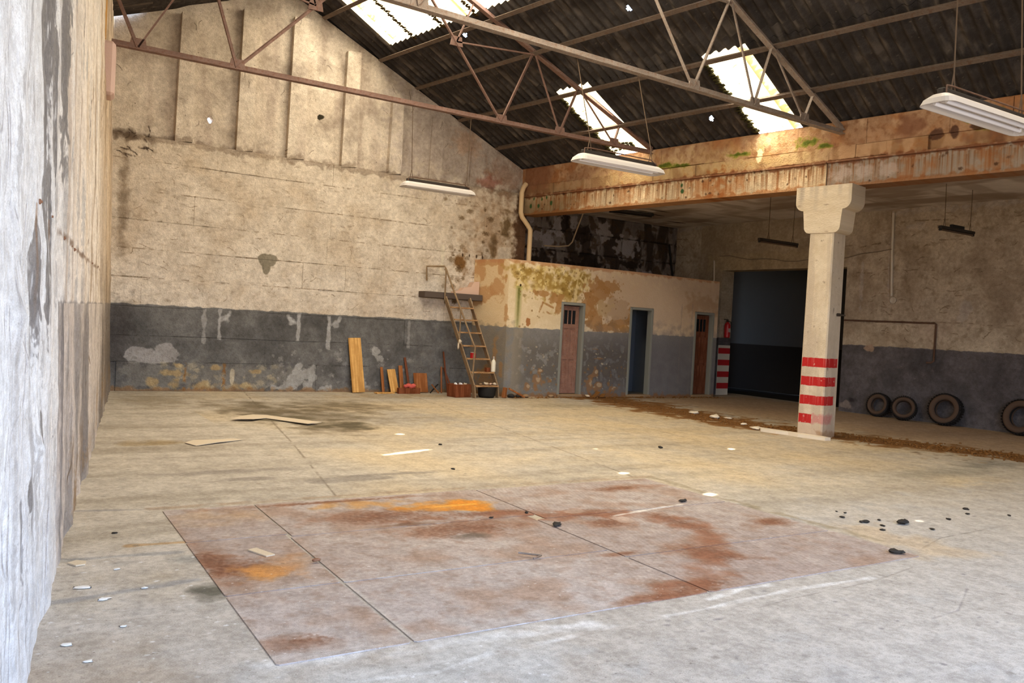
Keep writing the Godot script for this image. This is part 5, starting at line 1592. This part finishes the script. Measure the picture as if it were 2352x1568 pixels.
	var near := ["nearest rusty bolt in the left wall, by a grey streak", "rusty bolt in the left wall, second from the nearest", "third rusty bolt along the left wall", "fourth rusty bolt along the left wall", "fifth rusty bolt along the left wall", "sixth rusty bolt along the left wall", "seventh rusty bolt along the left wall", "furthest rusty bolt on the left wall near the corner"]
	for b in [[4.13, 1.98], [4.66, 1.965], [5.53, 1.92], [6.11, 1.91], [6.49, 1.91], [7.64, 1.92], [9.03, 1.93], [10.37, 1.95]]:
		m = MB.new()
		m.lathe([Vector2(0.0, -0.02), Vector2(0.012, -0.02), Vector2(0.012, -0.002), Vector2(0.006, 0.0), Vector2(0.006, 0.005), Vector2(0, 0.005)], 6)
		o = obj("bolt", m, M.rusty)
		var a: float = 16.15 - b[0]
		o.transform = Transform3D(Basis(Vector3.UP, -0.1245) * Basis(Vector3(0, 0, 1), -PI / 2), Vector3(1.65, 0, -16.15) + Vector3(-0.1239, 0, 0.9923) * a + Vector3(-0.03, b[1], 0))
		tag(o, near[k], "bolt", "rusty bolts along the left wall")
		k += 1

func tyres(s: Callable) -> void:
	var list := [[4.98, 0.255, 0.16, 0.0, 0.0, "small old tyre leaning on the right wall, first from the column"], [5.62, 0.25, 0.2, 0.42, 0.45, "small tilted tyre leaning second from the column"], [6.45, 0.32, 0.2, 0.1, 0.1, "large old tyre leaning third from the column"], [7.88, 0.335, 0.21, -0.1, 0.0, "large old tyre cut by the right edge of the picture"]]
	for t in list:
		var R: float = t[1]
		var w: float = t[2]
		var root := thing("tyre", t[5], "tyre", Vector3(), 0.0, "old tyres along the right wall")
		var m := MB.new()
		var q := []
		for k in 13:
			var a := -1.15 + 2.3 * k / 12.0
			q.append(Vector2(R - 0.05 + 0.05 * cos(a), w / 2 * sin(a) / sin(1.15)))
		m.lathe(q, 36)
		for k in 36:
			for e in 2:
				m.xf = Transform3D(Basis(Vector3.UP, TAU * (k + 0.5 * e) / 36.0), Vector3())
				m.box(Vector3(R - 0.004, (e - 0.5) * w * 0.5, 0), Vector3(0.016, w * 0.4, R * 0.09))
		m.xf = Transform3D()
		obj("tread", m, M.rubber, root)
		for e in [1, -1]:
			m = MB.new()
			m.xf = Transform3D(Basis() if e > 0 else Basis(Vector3.RIGHT, PI), Vector3())
			m.lathe([Vector2(R - 0.03, w / 2 - 0.012), Vector2(R - 0.05, w / 2 + 0.004), Vector2(R * 0.8, w / 2 + 0.012), Vector2(R * 0.66, w / 2), Vector2(R * 0.6, w / 2 - 0.03), Vector2(R * 0.58, w / 2 - 0.05), Vector2(R * 0.62, w / 2 - 0.07)], 36)
			obj("sidewall", m, M.dusty_rubber, root)
		m = MB.new()
		m.lathe([Vector2(R * 0.62, w / 2 - 0.07), Vector2(R * 0.9, 0.0), Vector2(R * 0.62, 0.07 - w / 2)], 36)
		obj("lining", m, M.black, root)
		var lean: float = 0.2 + 0.12 * t[4]
		var off: float = w / 2 * cos(lean) + R * sin(lean) + 0.03 + R * absf(sin(t[3])) * 0.9
		var p: Vector3 = s.call(t[0], R * cos(lean) + w / 2 * sin(lean) - 0.012, off)
		root.transform = Transform3D(Basis(Vector3.UP, SIDE_TURN + t[3]) * Basis(Vector3(0, 0, 1), PI / 2 - lean), p)

func stairs() -> void:
	# landing against the back wall
	var m := MB.new()
	m.k = 0.5
	m.box(Vector3(8.24, 2.1, -15.95), Vector3(1.4, 0.13, 0.32), 0.01)
	var o := obj("landing", m, M.concrete)
	tag(o, "thin landing slab at the head of the steep stair", "landing")
	m = MB.new()
	m.plate([Vector2(8.3, 2.17), Vector2(8.9, 2.17), Vector2(8.9, 2.46), Vector2(8.76, 2.44), Vector2(8.7, 2.33), Vector2(8.52, 2.3), Vector2(8.46, 2.23), Vector2(8.32, 2.21)], -16.09, -15.9)
	o = obj("brick_upstand", m, M.soft_pink)
	tag(o, "small pinkish masonry stub standing on the landing by the cabin", "masonry")
	var root := thing("steel_stair", "steep rusty steel stair with one handrail climbing beside the cabin", "stair")
	var bl := Vector3(8.39, 0, -14.82)
	var tl := Vector3(8.01, 2.06, -15.76)
	var br := Vector3(8.97, 0, -14.86)
	var tr := Vector3(8.59, 2.06, -15.76)
	var flat := [Vector2(-0.012, -0.06), Vector2(0.012, -0.06), Vector2(0.012, 0.06), Vector2(-0.012, 0.06)]
	for q in [[bl, tl], [br, tr]]:
		m = MB.new()
		m.k = 1.3
		var knee: Vector3 = q[0].lerp(q[1], 0.12) + Vector3(0, 0.0, 0)
		m.bar(Vector3(knee.x + 0.02, 0, knee.z + 0.03), knee + Vector3(0, 0.02, 0), flat, Vector3(0, 0, 1))
		m.bar(knee, q[1], flat, Vector3(0, 0, 1))
		obj("stringer", m, M.stair, root)
	var ys := [0.25, 0.53, 0.81, 1.08, 1.36, 1.63, 1.89]
	for y in ys:
		var t: float = y / 2.1
		var c: Vector3 = (bl.lerp(tl, t) + br.lerp(tr, t)) / 2
		m = MB.new()
		m.box(Vector3(), Vector3(0.57, 0.03, 0.2), 0.006)
		o = obj("tread", m, M.tread, root)
		o.position = c
		o.rotation.y = 0.05
	m = MB.new()
	m.tube([Vector3(8.33, 0.38, -14.97), Vector3(8.36, 1.05, -14.97), Vector3(8.34, 1.12, -15.02), Vector3(8.0, 2.66, -15.78), Vector3(8.0, 2.72, -15.84), Vector3(7.66, 2.7, -16.02), Vector3(7.7, 2.4, -16.06)], 0.02, 8)
	obj("handrail", m, M.stair, root)
	m = MB.new()
	m.tube([Vector3(8.0, 2.66, -15.77), Vector3(8.0, 2.0, -15.76)], 0.018, 8)
	obj("rail_post", m, M.stair, root)
	m = MB.new()
	m.tube([Vector3(8.17, 1.12, -15.32), Vector3(8.19, 1.85, -15.37)], 0.016, 8)
	obj("rail_post", m, M.stair, root)
	m = MB.new()
	m.lump(Vector3(8.17, 1.14, -15.3), Vector3(0.035, 0.05, 0.035), 4)
	m.lump(Vector3(8.13, 1.05, -15.28), Vector3(0.02, 0.07, 0.02), 5)
	o = obj("rag_knot", m, M.card)
	tag(o, "pale rag knotted round the stair rail", "rag")
	# left lying on the treads
	var T := func(i: int, f: float) -> Vector3:
		var t: float = ys[i] / 2.1
		return bl.lerp(tl, t).lerp(br.lerp(tr, t), f) + Vector3(0, 0.016, 0)
	root = thing("paint_tin", "red paint tin with a pale lid on the third tread", "tin", T.call(2, 0.34))
	m = MB.new()
	m.lathe([Vector2(0, 0), Vector2(0.06, 0), Vector2(0.062, 0.005), Vector2(0.06, 0.01), Vector2(0.06, 0.1), Vector2(0.063, 0.105), Vector2(0.06, 0.11), Vector2(0, 0.11)], 18)
	obj("body", m, M.red, root)
	m = MB.new()
	m.lathe([Vector2(0, 0.108), Vector2(0.055, 0.108), Vector2(0.057, 0.122), Vector2(0.0, 0.12)], 18)
	obj("lid", m, M.white_enamel, root)
	root = thing("plastic_bottle", "tall cream plastic bottle on the right of the second tread", "bottle", T.call(1, 0.97) + Vector3(0.02, 0, 0.02))
	m = MB.new()
	m.lathe([Vector2(0, 0), Vector2(0.045, 0), Vector2(0.05, 0.01), Vector2(0.05, 0.2), Vector2(0.035, 0.245), Vector2(0.015, 0.265), Vector2(0.015, 0.28), Vector2(0, 0.28)], 18)
	obj("body", m, M.bottle, root)
	m = MB.new()
	m.lathe([Vector2(0.0, 0.278), Vector2(0.017, 0.278), Vector2(0.012, 0.33), Vector2(0, 0.33)], 12)
	obj("cap", m, M.white_enamel, root)
	m = MB.new()
	m.box(Vector3(0, 0.045, 0), Vector3(0.1, 0.09, 0.09), 0.006)
	o = obj("small_box", m, M.crate)
	o.position = T.call(1, 0.78)
	tag(o, "small reddish box beside the cream bottle on the stair", "box")
	var k := 0
	for q in [[0.3, 0.035], [0.52, 0.045], [0.72, 0.035], [0.92, 0.04]]:
		m = MB.new()
		m.lump(Vector3(0, q[1] * 0.75, 0), Vector3(q[1] * 1.2, q[1] * 0.6, q[1]), 20 + k, 0.7)
		o = obj("rubble_piece", m, [M.stone, M.card, M.soft_pink, M.card][k])
		o.position = T.call(0, q[0])
		tag(o, ["leftmost pale lump of rubble on the bottom tread", "second pale lump of rubble on the bottom tread", "third pale lump of rubble on the bottom tread", "rightmost pale lump of rubble on the bottom tread"][k], "rubble", "rubble on the bottom tread")
		k += 1

func lean_board(called_: String, label: String, x: float, w: float, h: float, th: float, foot: float, turn: float, roll: float, m_: Material, z := -16.1, group := "boards leaning on the back wall") -> void:
	var m := MB.new()
	m.k = 0.8
	m.box(Vector3(0, h / 2, th / 2), Vector3(w, h, th), 0.004)
	var o := obj(called_, m, m_)
	var lean := -asin(clampf((foot - th) / h, 0.0, 0.9))
	o.transform = Transform3D(Basis(Vector3.UP, turn) * Basis(Vector3(0, 0, 1), roll) * Basis(Vector3.RIGHT, lean), Vector3(x, 0.01 + absf(sin(roll)) * w / 2, z + foot))
	tag(o, label, "board", group)

func back_wall_things() -> void:
	lean_board("pine_board", "tall pale yellow board leaning upright against the grey dado", 6.2, 0.27, 1.12, 0.02, 0.26, 0.05, 0.045, M.pine)
	lean_board("wood_strip", "short narrow brown strip right of the tall yellow board", 6.78, 0.06, 0.53, 0.02, 0.16, 0.0, 0.03, M.board)
	lean_board("pine_offcut", "pale yellow offcut of board, second in height beside the sticks", 7.02, 0.19, 0.5, 0.02, 0.2, 0.1, 0.05, M.pine)
	lean_board("brown_offcut", "plain brown offcut behind the red cloth", 7.2, 0.09, 0.57, 0.02, 0.16, 0.0, 0.02, M.board)
	lean_board("timber_lath", "long dark red slat leaning askew by the square board", 7.36, 0.05, 0.75, 0.025, 0.2, 0.0, 0.11, M.redbrown)
	lean_board("square_board", "square brown hardboard panel leaning on the dado", 7.66, 0.32, 0.42, 0.012, 0.14, 0.0, -0.01, M.board)
	lean_board("thin_slat", "tall thin reddish slat left of the stair", 8.2, 0.035, 0.92, 0.02, 0.3, 0.0, 0.01, M.redbrown)
	lean_board("thin_slat", "slanting reddish slat crossing the tall thin one", 8.05, 0.035, 0.62, 0.02, 0.3, 0.0, -0.2, M.brown)
	lean_board("thin_slat", "reddish slat leaning the other way left of the stair", 8.32, 0.035, 0.62, 0.02, 0.34, 0.0, 0.2, M.redbrown)
	var m := MB.new()
	m.box(Vector3(0, 0.06, 0), Vector3(0.5, 0.12, 0.1), 0.006)
	var o := obj("wood_beam", m, M.crate)
	o.position = Vector3(7.28, 0.0, -15.78); o.rotation.y = 0.03
	tag(o, "thick red-brown block of timber lying in front of the boards", "timber")
	m = MB.new()
	m.box(Vector3(0, 0.012, 0), Vector3(0.42, 0.024, 0.14), 0.005)
	o = obj("floor_offcut", m, M.pine)
	o.position = Vector3(6.75, 0.0, -15.8); o.rotation.y = 0.1
	tag(o, "pale offcut lying flat at the foot of the short strip", "board")
	m = MB.new()
	for k in 4: m.lump(Vector3(0.05 * k - 0.08, 0.03 + 0.02 * (k % 2), 0.01 * k), Vector3(0.06, 0.04, 0.05), 60 + k, 0.5)
	o = obj("red_cloth", m, mat(C(206, 96, 84), 0.95))
	o.position = Vector3(7.3, 0.12, -15.78)
	tag(o, "crumpled red cloth on the timber block", "cloth")
	for q in [[0.75, "brown lath of the crossed pair, leaning left"], [-0.75, "dark lath of the crossed pair, leaning right"]]:
		m = MB.new()
		m.box(Vector3(0, 0.0, 0), Vector3(0.025, 0.26, 0.02), 0.003)
		o = obj("lath", m, M.board if q[0] > 0 else M.black)
		o.transform = Transform3D(Basis(Vector3(0, 0, 1), q[0]), Vector3(7.9, 0.105, -15.82 + 0.025 * signf(q[0])))
		tag(o, q[1], "lath", "crossed laths")
	# crate with rubbish in it, dark tub and timber at the foot of the stair
	var root := thing("wooden_crate", "red-brown wooden crate full of rubbish at the foot of the stair", "crate", Vector3(8.14, 0, -15.16), 0.2)
	for q in [[Vector3(0, 0.012, 0), Vector3(0.4, 0.024, 0.3), "crate_bottom"], [Vector3(0, 0.14, 0.145), Vector3(0.4, 0.26, 0.02), "crate_side"], [Vector3(0, 0.14, -0.145), Vector3(0.4, 0.26, 0.02), "crate_side"], [Vector3(-0.195, 0.14, 0), Vector3(0.02, 0.26, 0.27), "crate_end"], [Vector3(0.195, 0.14, 0), Vector3(0.02, 0.26, 0.27), "crate_end"]]:
		m = MB.new()
		m.box(q[0], q[1], 0.004)
		obj(q[2], m, M.crate, root)
	var k := 0
	for q in [[-0.1, 0.05, M.flake, "white scrap of plastic in the crate"], [0.02, 0.05, M.tube, "lilac-grey scrap of plastic in the crate"], [0.125, 0.04, M.card, "buff scrap of paper at the crate's right end"]]:
		m = MB.new()
		m.lump(Vector3(0, 0, 0), Vector3(q[1] * 0.9, 0.1, 0.07), 70 + k, 0.4)
		o = obj("scrap", m, q[2])
		o.position = Vector3(8.14 + q[0], 0.2, -15.14)
		tag(o, q[3], "scrap", "scraps in the crate")
		k += 1
	m = MB.new()
	m.lathe([Vector2(0, 0), Vector2(0.15, 0), Vector2(0.18, 0.05), Vector2(0.19, 0.2), Vector2(0.17, 0.23), Vector2(0.165, 0.21), Vector2(0.17, 0.06), Vector2(0, 0.03)], 20)
	o = obj("tub", m, M.black)
	o.position = Vector3(8.72, 0, -15.02)
	tag(o, "dark round tub under the bottom tread of the stair", "tub")
	m = MB.new()
	m.box(Vector3(0, 0.02, 0), Vector3(0.4, 0.035, 0.07), 0.004)
	o = obj("bent_plank", m, M.board)
	o.transform = Transform3D(Basis(Vector3.UP, -0.2) * Basis(Vector3(0, 0, 1), -0.45), Vector3(9.27, 0.11, -14.72))
	tag(o, "brown stick propped on rubble right of the stair foot", "board")
	m = MB.new()
	m.box(Vector3(0, 0.11, 0), Vector3(0.1, 0.22, 0.05), 0.006)
	o = obj("upright_offcut", m, M.board)
	o.transform = Transform3D(Basis(Vector3.UP, 0.3) * Basis(Vector3(0, 0, 1), -0.15), Vector3(9.05, 0.008, -14.86))
	tag(o, "short brown offcut standing by the foot of the stair", "board")
	var r := RandomNumberGenerator.new()
	r.seed = 12
	var where := ["grey lump of masonry right of the stair foot", "dark lump next to the grey one below the cabin corner", "brown lump below the cabin corner", "small round pale stone by the stair foot", "rust-brown lump near the first cabin door"]
	k = 0
	for q in [[9.3, -14.98, 0.075, M.coal], [9.5, -14.98, 0.07, M.coal], [9.68, -14.99, 0.065, M.stone], [9.14, -14.99, 0.045, M.plaster], [10.35, -15.0, 0.06, M.stone]]:
		m = MB.new()
		m.lump(Vector3(0, q[2] * 0.5, 0), Vector3(q[2] * 1.2, q[2] * 0.65, q[2]), 80 + k)
		o = obj("rubble_piece", m, q[3])
		o.position = Vector3(q[0], 0, q[1])
		tag(o, where[k], "rubble", "rubble below the cabin wall")
		k += 1
	# pale rubble along the brown soil, in front of the gateway
	k = 0
	where = ["flat pale slab of rubble on the brown soil, furthest from the column", "pale slab of rubble in the soil halfway to the column", "small pale stone beside the halfway slab on the soil", "pale stone in the soil nearer the column", "buff stone touching the slab at the column's foot", "pale crumb on the soil left of the column"]
	for q in [[11.65, -11.9, 0.1], [11.55, -11.25, 0.13], [11.75, -11.1, 0.06], [11.3, -10.3, 0.07], [10.98, -9.75, 0.09], [11.2, -9.9, 0.05]]:
		m = MB.new()
		m.lump(Vector3(0, q[2] * 0.22, 0), Vector3(q[2] * 1.3, q[2] * 0.3, q[2] * 0.8), 120 + k, 0.5)
		o = obj("rubble_piece", m, M.plaster)
		o.position = Vector3(q[0], 0, q[1])
		o.rotation.y = k * 1.1
		tag(o, where[k], "rubble", "pale rubble on the brown soil")
		k += 1
	# plaster fallen along the cabin
	k = 0
	for q in [[11.55, -14.95, 0.13, "curled slab of fallen plaster just right of the first cabin door"], [11.72, -14.92, 0.1, "smaller slab of fallen plaster beside the curled one"], [11.35, -15.0, 0.08, "scrap of plaster at the first door's right jamb"]]:
		m = MB.new()
		m.box(Vector3(0, 0.0, 0), Vector3(q[2] * 1.6, 0.02, q[2]), 0.004)
		o = obj("plaster_shard", m, M.soil if k < 2 else M.plaster)
		o.transform = Transform3D(Basis(Vector3.UP, 0.6 * k) * Basis(Vector3(0, 0, 1), 0.7 - 0.3 * k), Vector3(q[0], q[2] * 0.55, q[1]))
		tag(o, q[3], "plaster", "plaster fallen along the cabin")
		k += 1

func ground_sheet(called_: String, label: String, out: Array, m_: Material, category: String, lift: Callable, th := 0.006) -> void:
	var m := MB.new()
	var f := PackedVector2Array(out)
	var tr := Geometry2D.triangulate_polygon(f)
	var P := func(q: Vector2, d: float) -> Vector3: return Vector3(q.x, lift.call(q) + d, -q.y)
	for i in range(0, tr.size(), 3):
		var a := f[tr[i]]
		var b := f[tr[i + 1]]
		var c := f[tr[i + 2]]
		if (b - a).cross(c - a) < 0:
			var t := b
			b = c
			c = t
		m.poly([P.call(a, th), P.call(b, th), P.call(c, th)])
		m.poly([P.call(a, 0), P.call(c, 0), P.call(b, 0)])
	for i in f.size():
		var a := f[i]
		var b := f[(i + 1) % f.size()]
		if Geometry2D.is_polygon_clockwise(f):
			var t := a
			a = b
			b = t
		m.poly([P.call(a, 0), P.call(b, 0), P.call(b, th), P.call(a, th)])
	tag(obj(called_, m, m_), label, category)

func floor_things() -> void:
	# rusty plates over the inspection pit
	var list := [[1.08, 3.56, 1.725, 4.53, "front left pit plate, grey with a rusty lower corner"], [1.745, 3.56, 3.69, 4.52, "long front middle pit plate, pinkish grey and dusty"], [3.705, 3.56, 5.85, 4.34, "front right pit plate with rust along its near edge"],
		[1.08, 4.545, 1.73, 5.67, "left pit plate with the orange rust spot and the white tile"], [1.75, 4.535, 3.69, 5.6, "middle pit plate with a dark oily smudge"], [3.705, 4.355, 5.85, 5.47, "right pit plate with a broad brown rust swirl"],
		[1.085, 5.685, 1.755, 6.64, "back left pit plate, small and tan"], [1.77, 5.615, 3.78, 6.65, "back middle pit plate with the bright orange rust patch"], [3.795, 5.485, 5.84, 6.64, "back right pit plate crossed by a white scrape"]]
	for q in list:
		var m := MB.new()
		var x0: float = q[0]
		var y0: float = q[1]
		var x1: float = q[2]
		var y1: float = q[3]
		m.xf = BK
		var c := 0.012
		m.plate([Vector2(x0 + c, y0), Vector2(x1 - c, y0), Vector2(x1, y0 + c), Vector2(x1, y1 - c), Vector2(x1 - c, y1), Vector2(x0 + c, y1), Vector2(x0, y1 - c), Vector2(x0, y0 + c)], 0.0005, 0.006, func(p): return Vector2((p.x - 1.0) / 4.95, 1.0 - (p.y - 3.5) / 3.3))
		tag(obj("steel_plate", m, M.plates), q[4], "steel plate", "steel plates over the pit")
	# sheets on the floor
	ground_sheet("plywood_sheet", "curled pale sheet lying near the dark floor stain, the further one", [Vector2(2.75, 11.8), Vector2(3.05, 11.72), Vector2(3.3, 12.0), Vector2(3.45, 11.66), Vector2(3.66, 11.2), Vector2(3.88, 11.26), Vector2(3.66, 11.66), Vector2(3.38, 12.22), Vector2(3.22, 12.42), Vector2(2.98, 12.1)], M.card, "sheet", func(p): return 0.004 + 0.03 * absf(sin(p.x * 4.0 + p.y)))
	ground_sheet("flat_sheet", "thin buff sheet lying flat nearer than the curled one", [Vector2(1.9, 9.68), Vector2(2.14, 9.8), Vector2(2.5, 10.03), Vector2(2.4, 10.1), Vector2(2.2, 10.02), Vector2(1.95, 10.08), Vector2(1.82, 9.9)], M.card, "sheet", func(p): return 0.004 + 0.012 * absf(sin(p.x * 5.0)))
	ground_sheet("white_tile", "small white tile lying on the left pit plate", [Vector2(1.4, 5.36), Vector2(1.47, 5.18), Vector2(1.53, 5.2), Vector2(1.46, 5.385)], M.card, "tile", func(p): return 0.007, 0.008)
	ground_sheet("tan_flake", "tan oval flake of plaster on the floor by the left wall", [Vector2(0.38, 5.46), Vector2(0.42, 5.39), Vector2(0.47, 5.4), Vector2(0.48, 5.46), Vector2(0.43, 5.5)], M.card, "flake", func(p): return 0.002, 0.008)
	var m := MB.new()
	m.tube([Vector3(3.0, 0.03, -4.63), Vector3(3.12, 0.025, -4.53), Vector3(3.03, 0.025, -4.49)], 0.007, 6)
	tag(obj("bent_rod", m, M.steel), "small bent metal rod at the joint of the pit plates", "rod")
	m = MB.new()
	m.lump(Vector3(1.72, 0.024, -4.96), Vector3(0.03, 0.009, 0.012), 91, 0.5)
	tag(obj("rust_chip", m, M.rusty), "rust-brown chip on the joint right of the white tile", "chip")
	# dark lumps scattered over the concrete
	var lumps := [[6.61, 4.76, 0.02, "tiny crumb at the back left of the dark scatter"], [6.58, 4.83, 0.018, "tiny crumb furthest back in the dark scatter"], [6.41, 4.64, 0.03, "small lump at the left end of the dark scatter"], [6.45, 4.44, 0.045, "flat lump in the left half of the dark scatter"], [6.66, 4.45, 0.025, "small lump behind the middle of the dark scatter"], [6.49, 4.3, 0.028, "upper of two lumps in the middle of the dark scatter"], [6.34, 4.2, 0.028, "lower of two lumps in the middle of the dark scatter"], [6.74, 4.28, 0.075, "largest lump of the dark scatter at the right"], [7.38, 4.24, 0.03, "lone small lump right of the largest one"], [8.02, 4.45, 0.04, "flat dark lump far right, the further of two"], [7.81, 4.31, 0.028, "small lump far right, just in front of the flat one"], [8.18, 4.12, 0.026, "thin lump nearest the right edge of the picture"], [6.81, 4.05, 0.03, "small lump in front of the largest one"], [5.72, 3.68, 0.055, "dark lump on the right corner of the pit plates"], [5.4, 5.6, 0.045, "dark lump at the end of the white scrape"], [7.62, 8.38, 0.05, "dark lump alone on the tan floor toward the cabin"], [4.09, 7.66, 0.03, "dark lump on the floor left of centre"], [3.37, 5.62, 0.022, "round dark lump on the orange-patched plate"], [3.74, 5.24, 0.05, "brown clod on the middle of the pit plates"], [3.74, 5.68, 0.025, "small brown crumb near the white scrape"], [4.72, 9.22, 0.035, "small dark lump right of the bright sun streak"], [0.7, 6.09, 0.022, "small dark stone on the pale floor by the left wall"]]
	var k := 0
	for q in lumps:
		var rr: float = q[2]
		m = MB.new()
		m.lump(Vector3(0, rr * 0.28, 0), Vector3(rr * 0.85, rr * 0.24, rr * 0.6), 100 + k, 0.6)
		if rr > 0.04: m.lump(Vector3(rr * 0.9, rr * 0.25, -rr * 0.2), Vector3(rr * 0.45, rr * 0.22, rr * 0.4), 140 + k, 0.5)
		var o := obj("dark_lump", m, M.coal)
		var on_plate: bool = q[0] > 1.08 and q[0] < 5.85 and q[1] > 3.56 and q[1] < 6.64
		o.position = Vector3(q[0], 0.007 if on_plate else 0.0, -q[1])
		o.rotation.y = k * 0.9
		tag(o, q[3], "lump", "dark lumps scattered on the floor")
		k += 1
	# flakes of whitewash at the foot of the left wall
	var fl := [[0.43, 4.97, 0.045, "large flake of whitewash by the left wall, furthest back"], [0.5, 4.74, 0.03, "middle-sized flake of whitewash in front of the largest"], [0.62, 5.25, 0.02, "small flake of whitewash right of the tan flake"], [0.3, 4.16, 0.025, "flake of whitewash near the bottom left corner"], [0.37, 3.93, 0.02, "flake of whitewash closest to the camera"], [0.72, 4.85, 0.018, "small flake of whitewash toward the pit"], [0.55, 4.3, 0.018, "tiny flake of whitewash in the grey dust"]]
	k = 0
	for q in fl:
		m = MB.new()
		m.lump(Vector3(0, 0.004, 0), Vector3(q[2] * 0.95, 0.004, q[2] * 0.7), 180 + k, 0.8)
		var o := obj("whitewash_flake", m, M.flake)
		o.position = Vector3(q[0], 0, -q[1])
		tag(o, q[3], "flake", "flakes of whitewash on the floor")
		k += 1
	# crumbled soil and stones along the line of the beam: nobody could count them
	var mm := MultiMesh.new()
	mm.transform_format = MultiMesh.TRANSFORM_3D
	m = MB.new()
	m.lump(Vector3(), Vector3(1, 0.7, 0.9), 7, 0.6)
	mm.mesh = m.mesh()
	mm.instance_count = 1500
	var r := RandomNumberGenerator.new()
	r.seed = 99
	for i in 1500:
		var y := lerpf(15.0, 5.6, sqrt(r.randf()))
		var tt := (15.0 - y) / 9.4
		var x := (lerpf(11.7, 11.35, tt * 2.0) if tt < 0.5 else lerpf(11.35, 13.3, tt * 2.0 - 1.0)) + r.randfn(0.0, 0.3)
		if i < 300:
			x = r.randf_range(9.3, 15.5)
			y = 15.05 - absf(r.randfn(0.0, 0.1))
		var sc := r.randf_range(0.006, 0.022) * (1.6 if r.randf() < 0.06 else 1.0)
		mm.set_instance_transform(i, Transform3D(Basis(Vector3.UP, r.randf() * TAU).scaled(Vector3(sc * 1.3, sc * 0.8, sc)), Vector3(x, sc * 0.3, -y)))
	var mi := MultiMeshInstance3D.new()
	mi.name = "loose_soil"; mi.multimesh = mm; mi.material_override = M.soil
	mi.set_meta("kind", "stuff")
	add_child(mi)
	tag(mi, "loose brown soil and crumbs along the line of the beam", "soil")
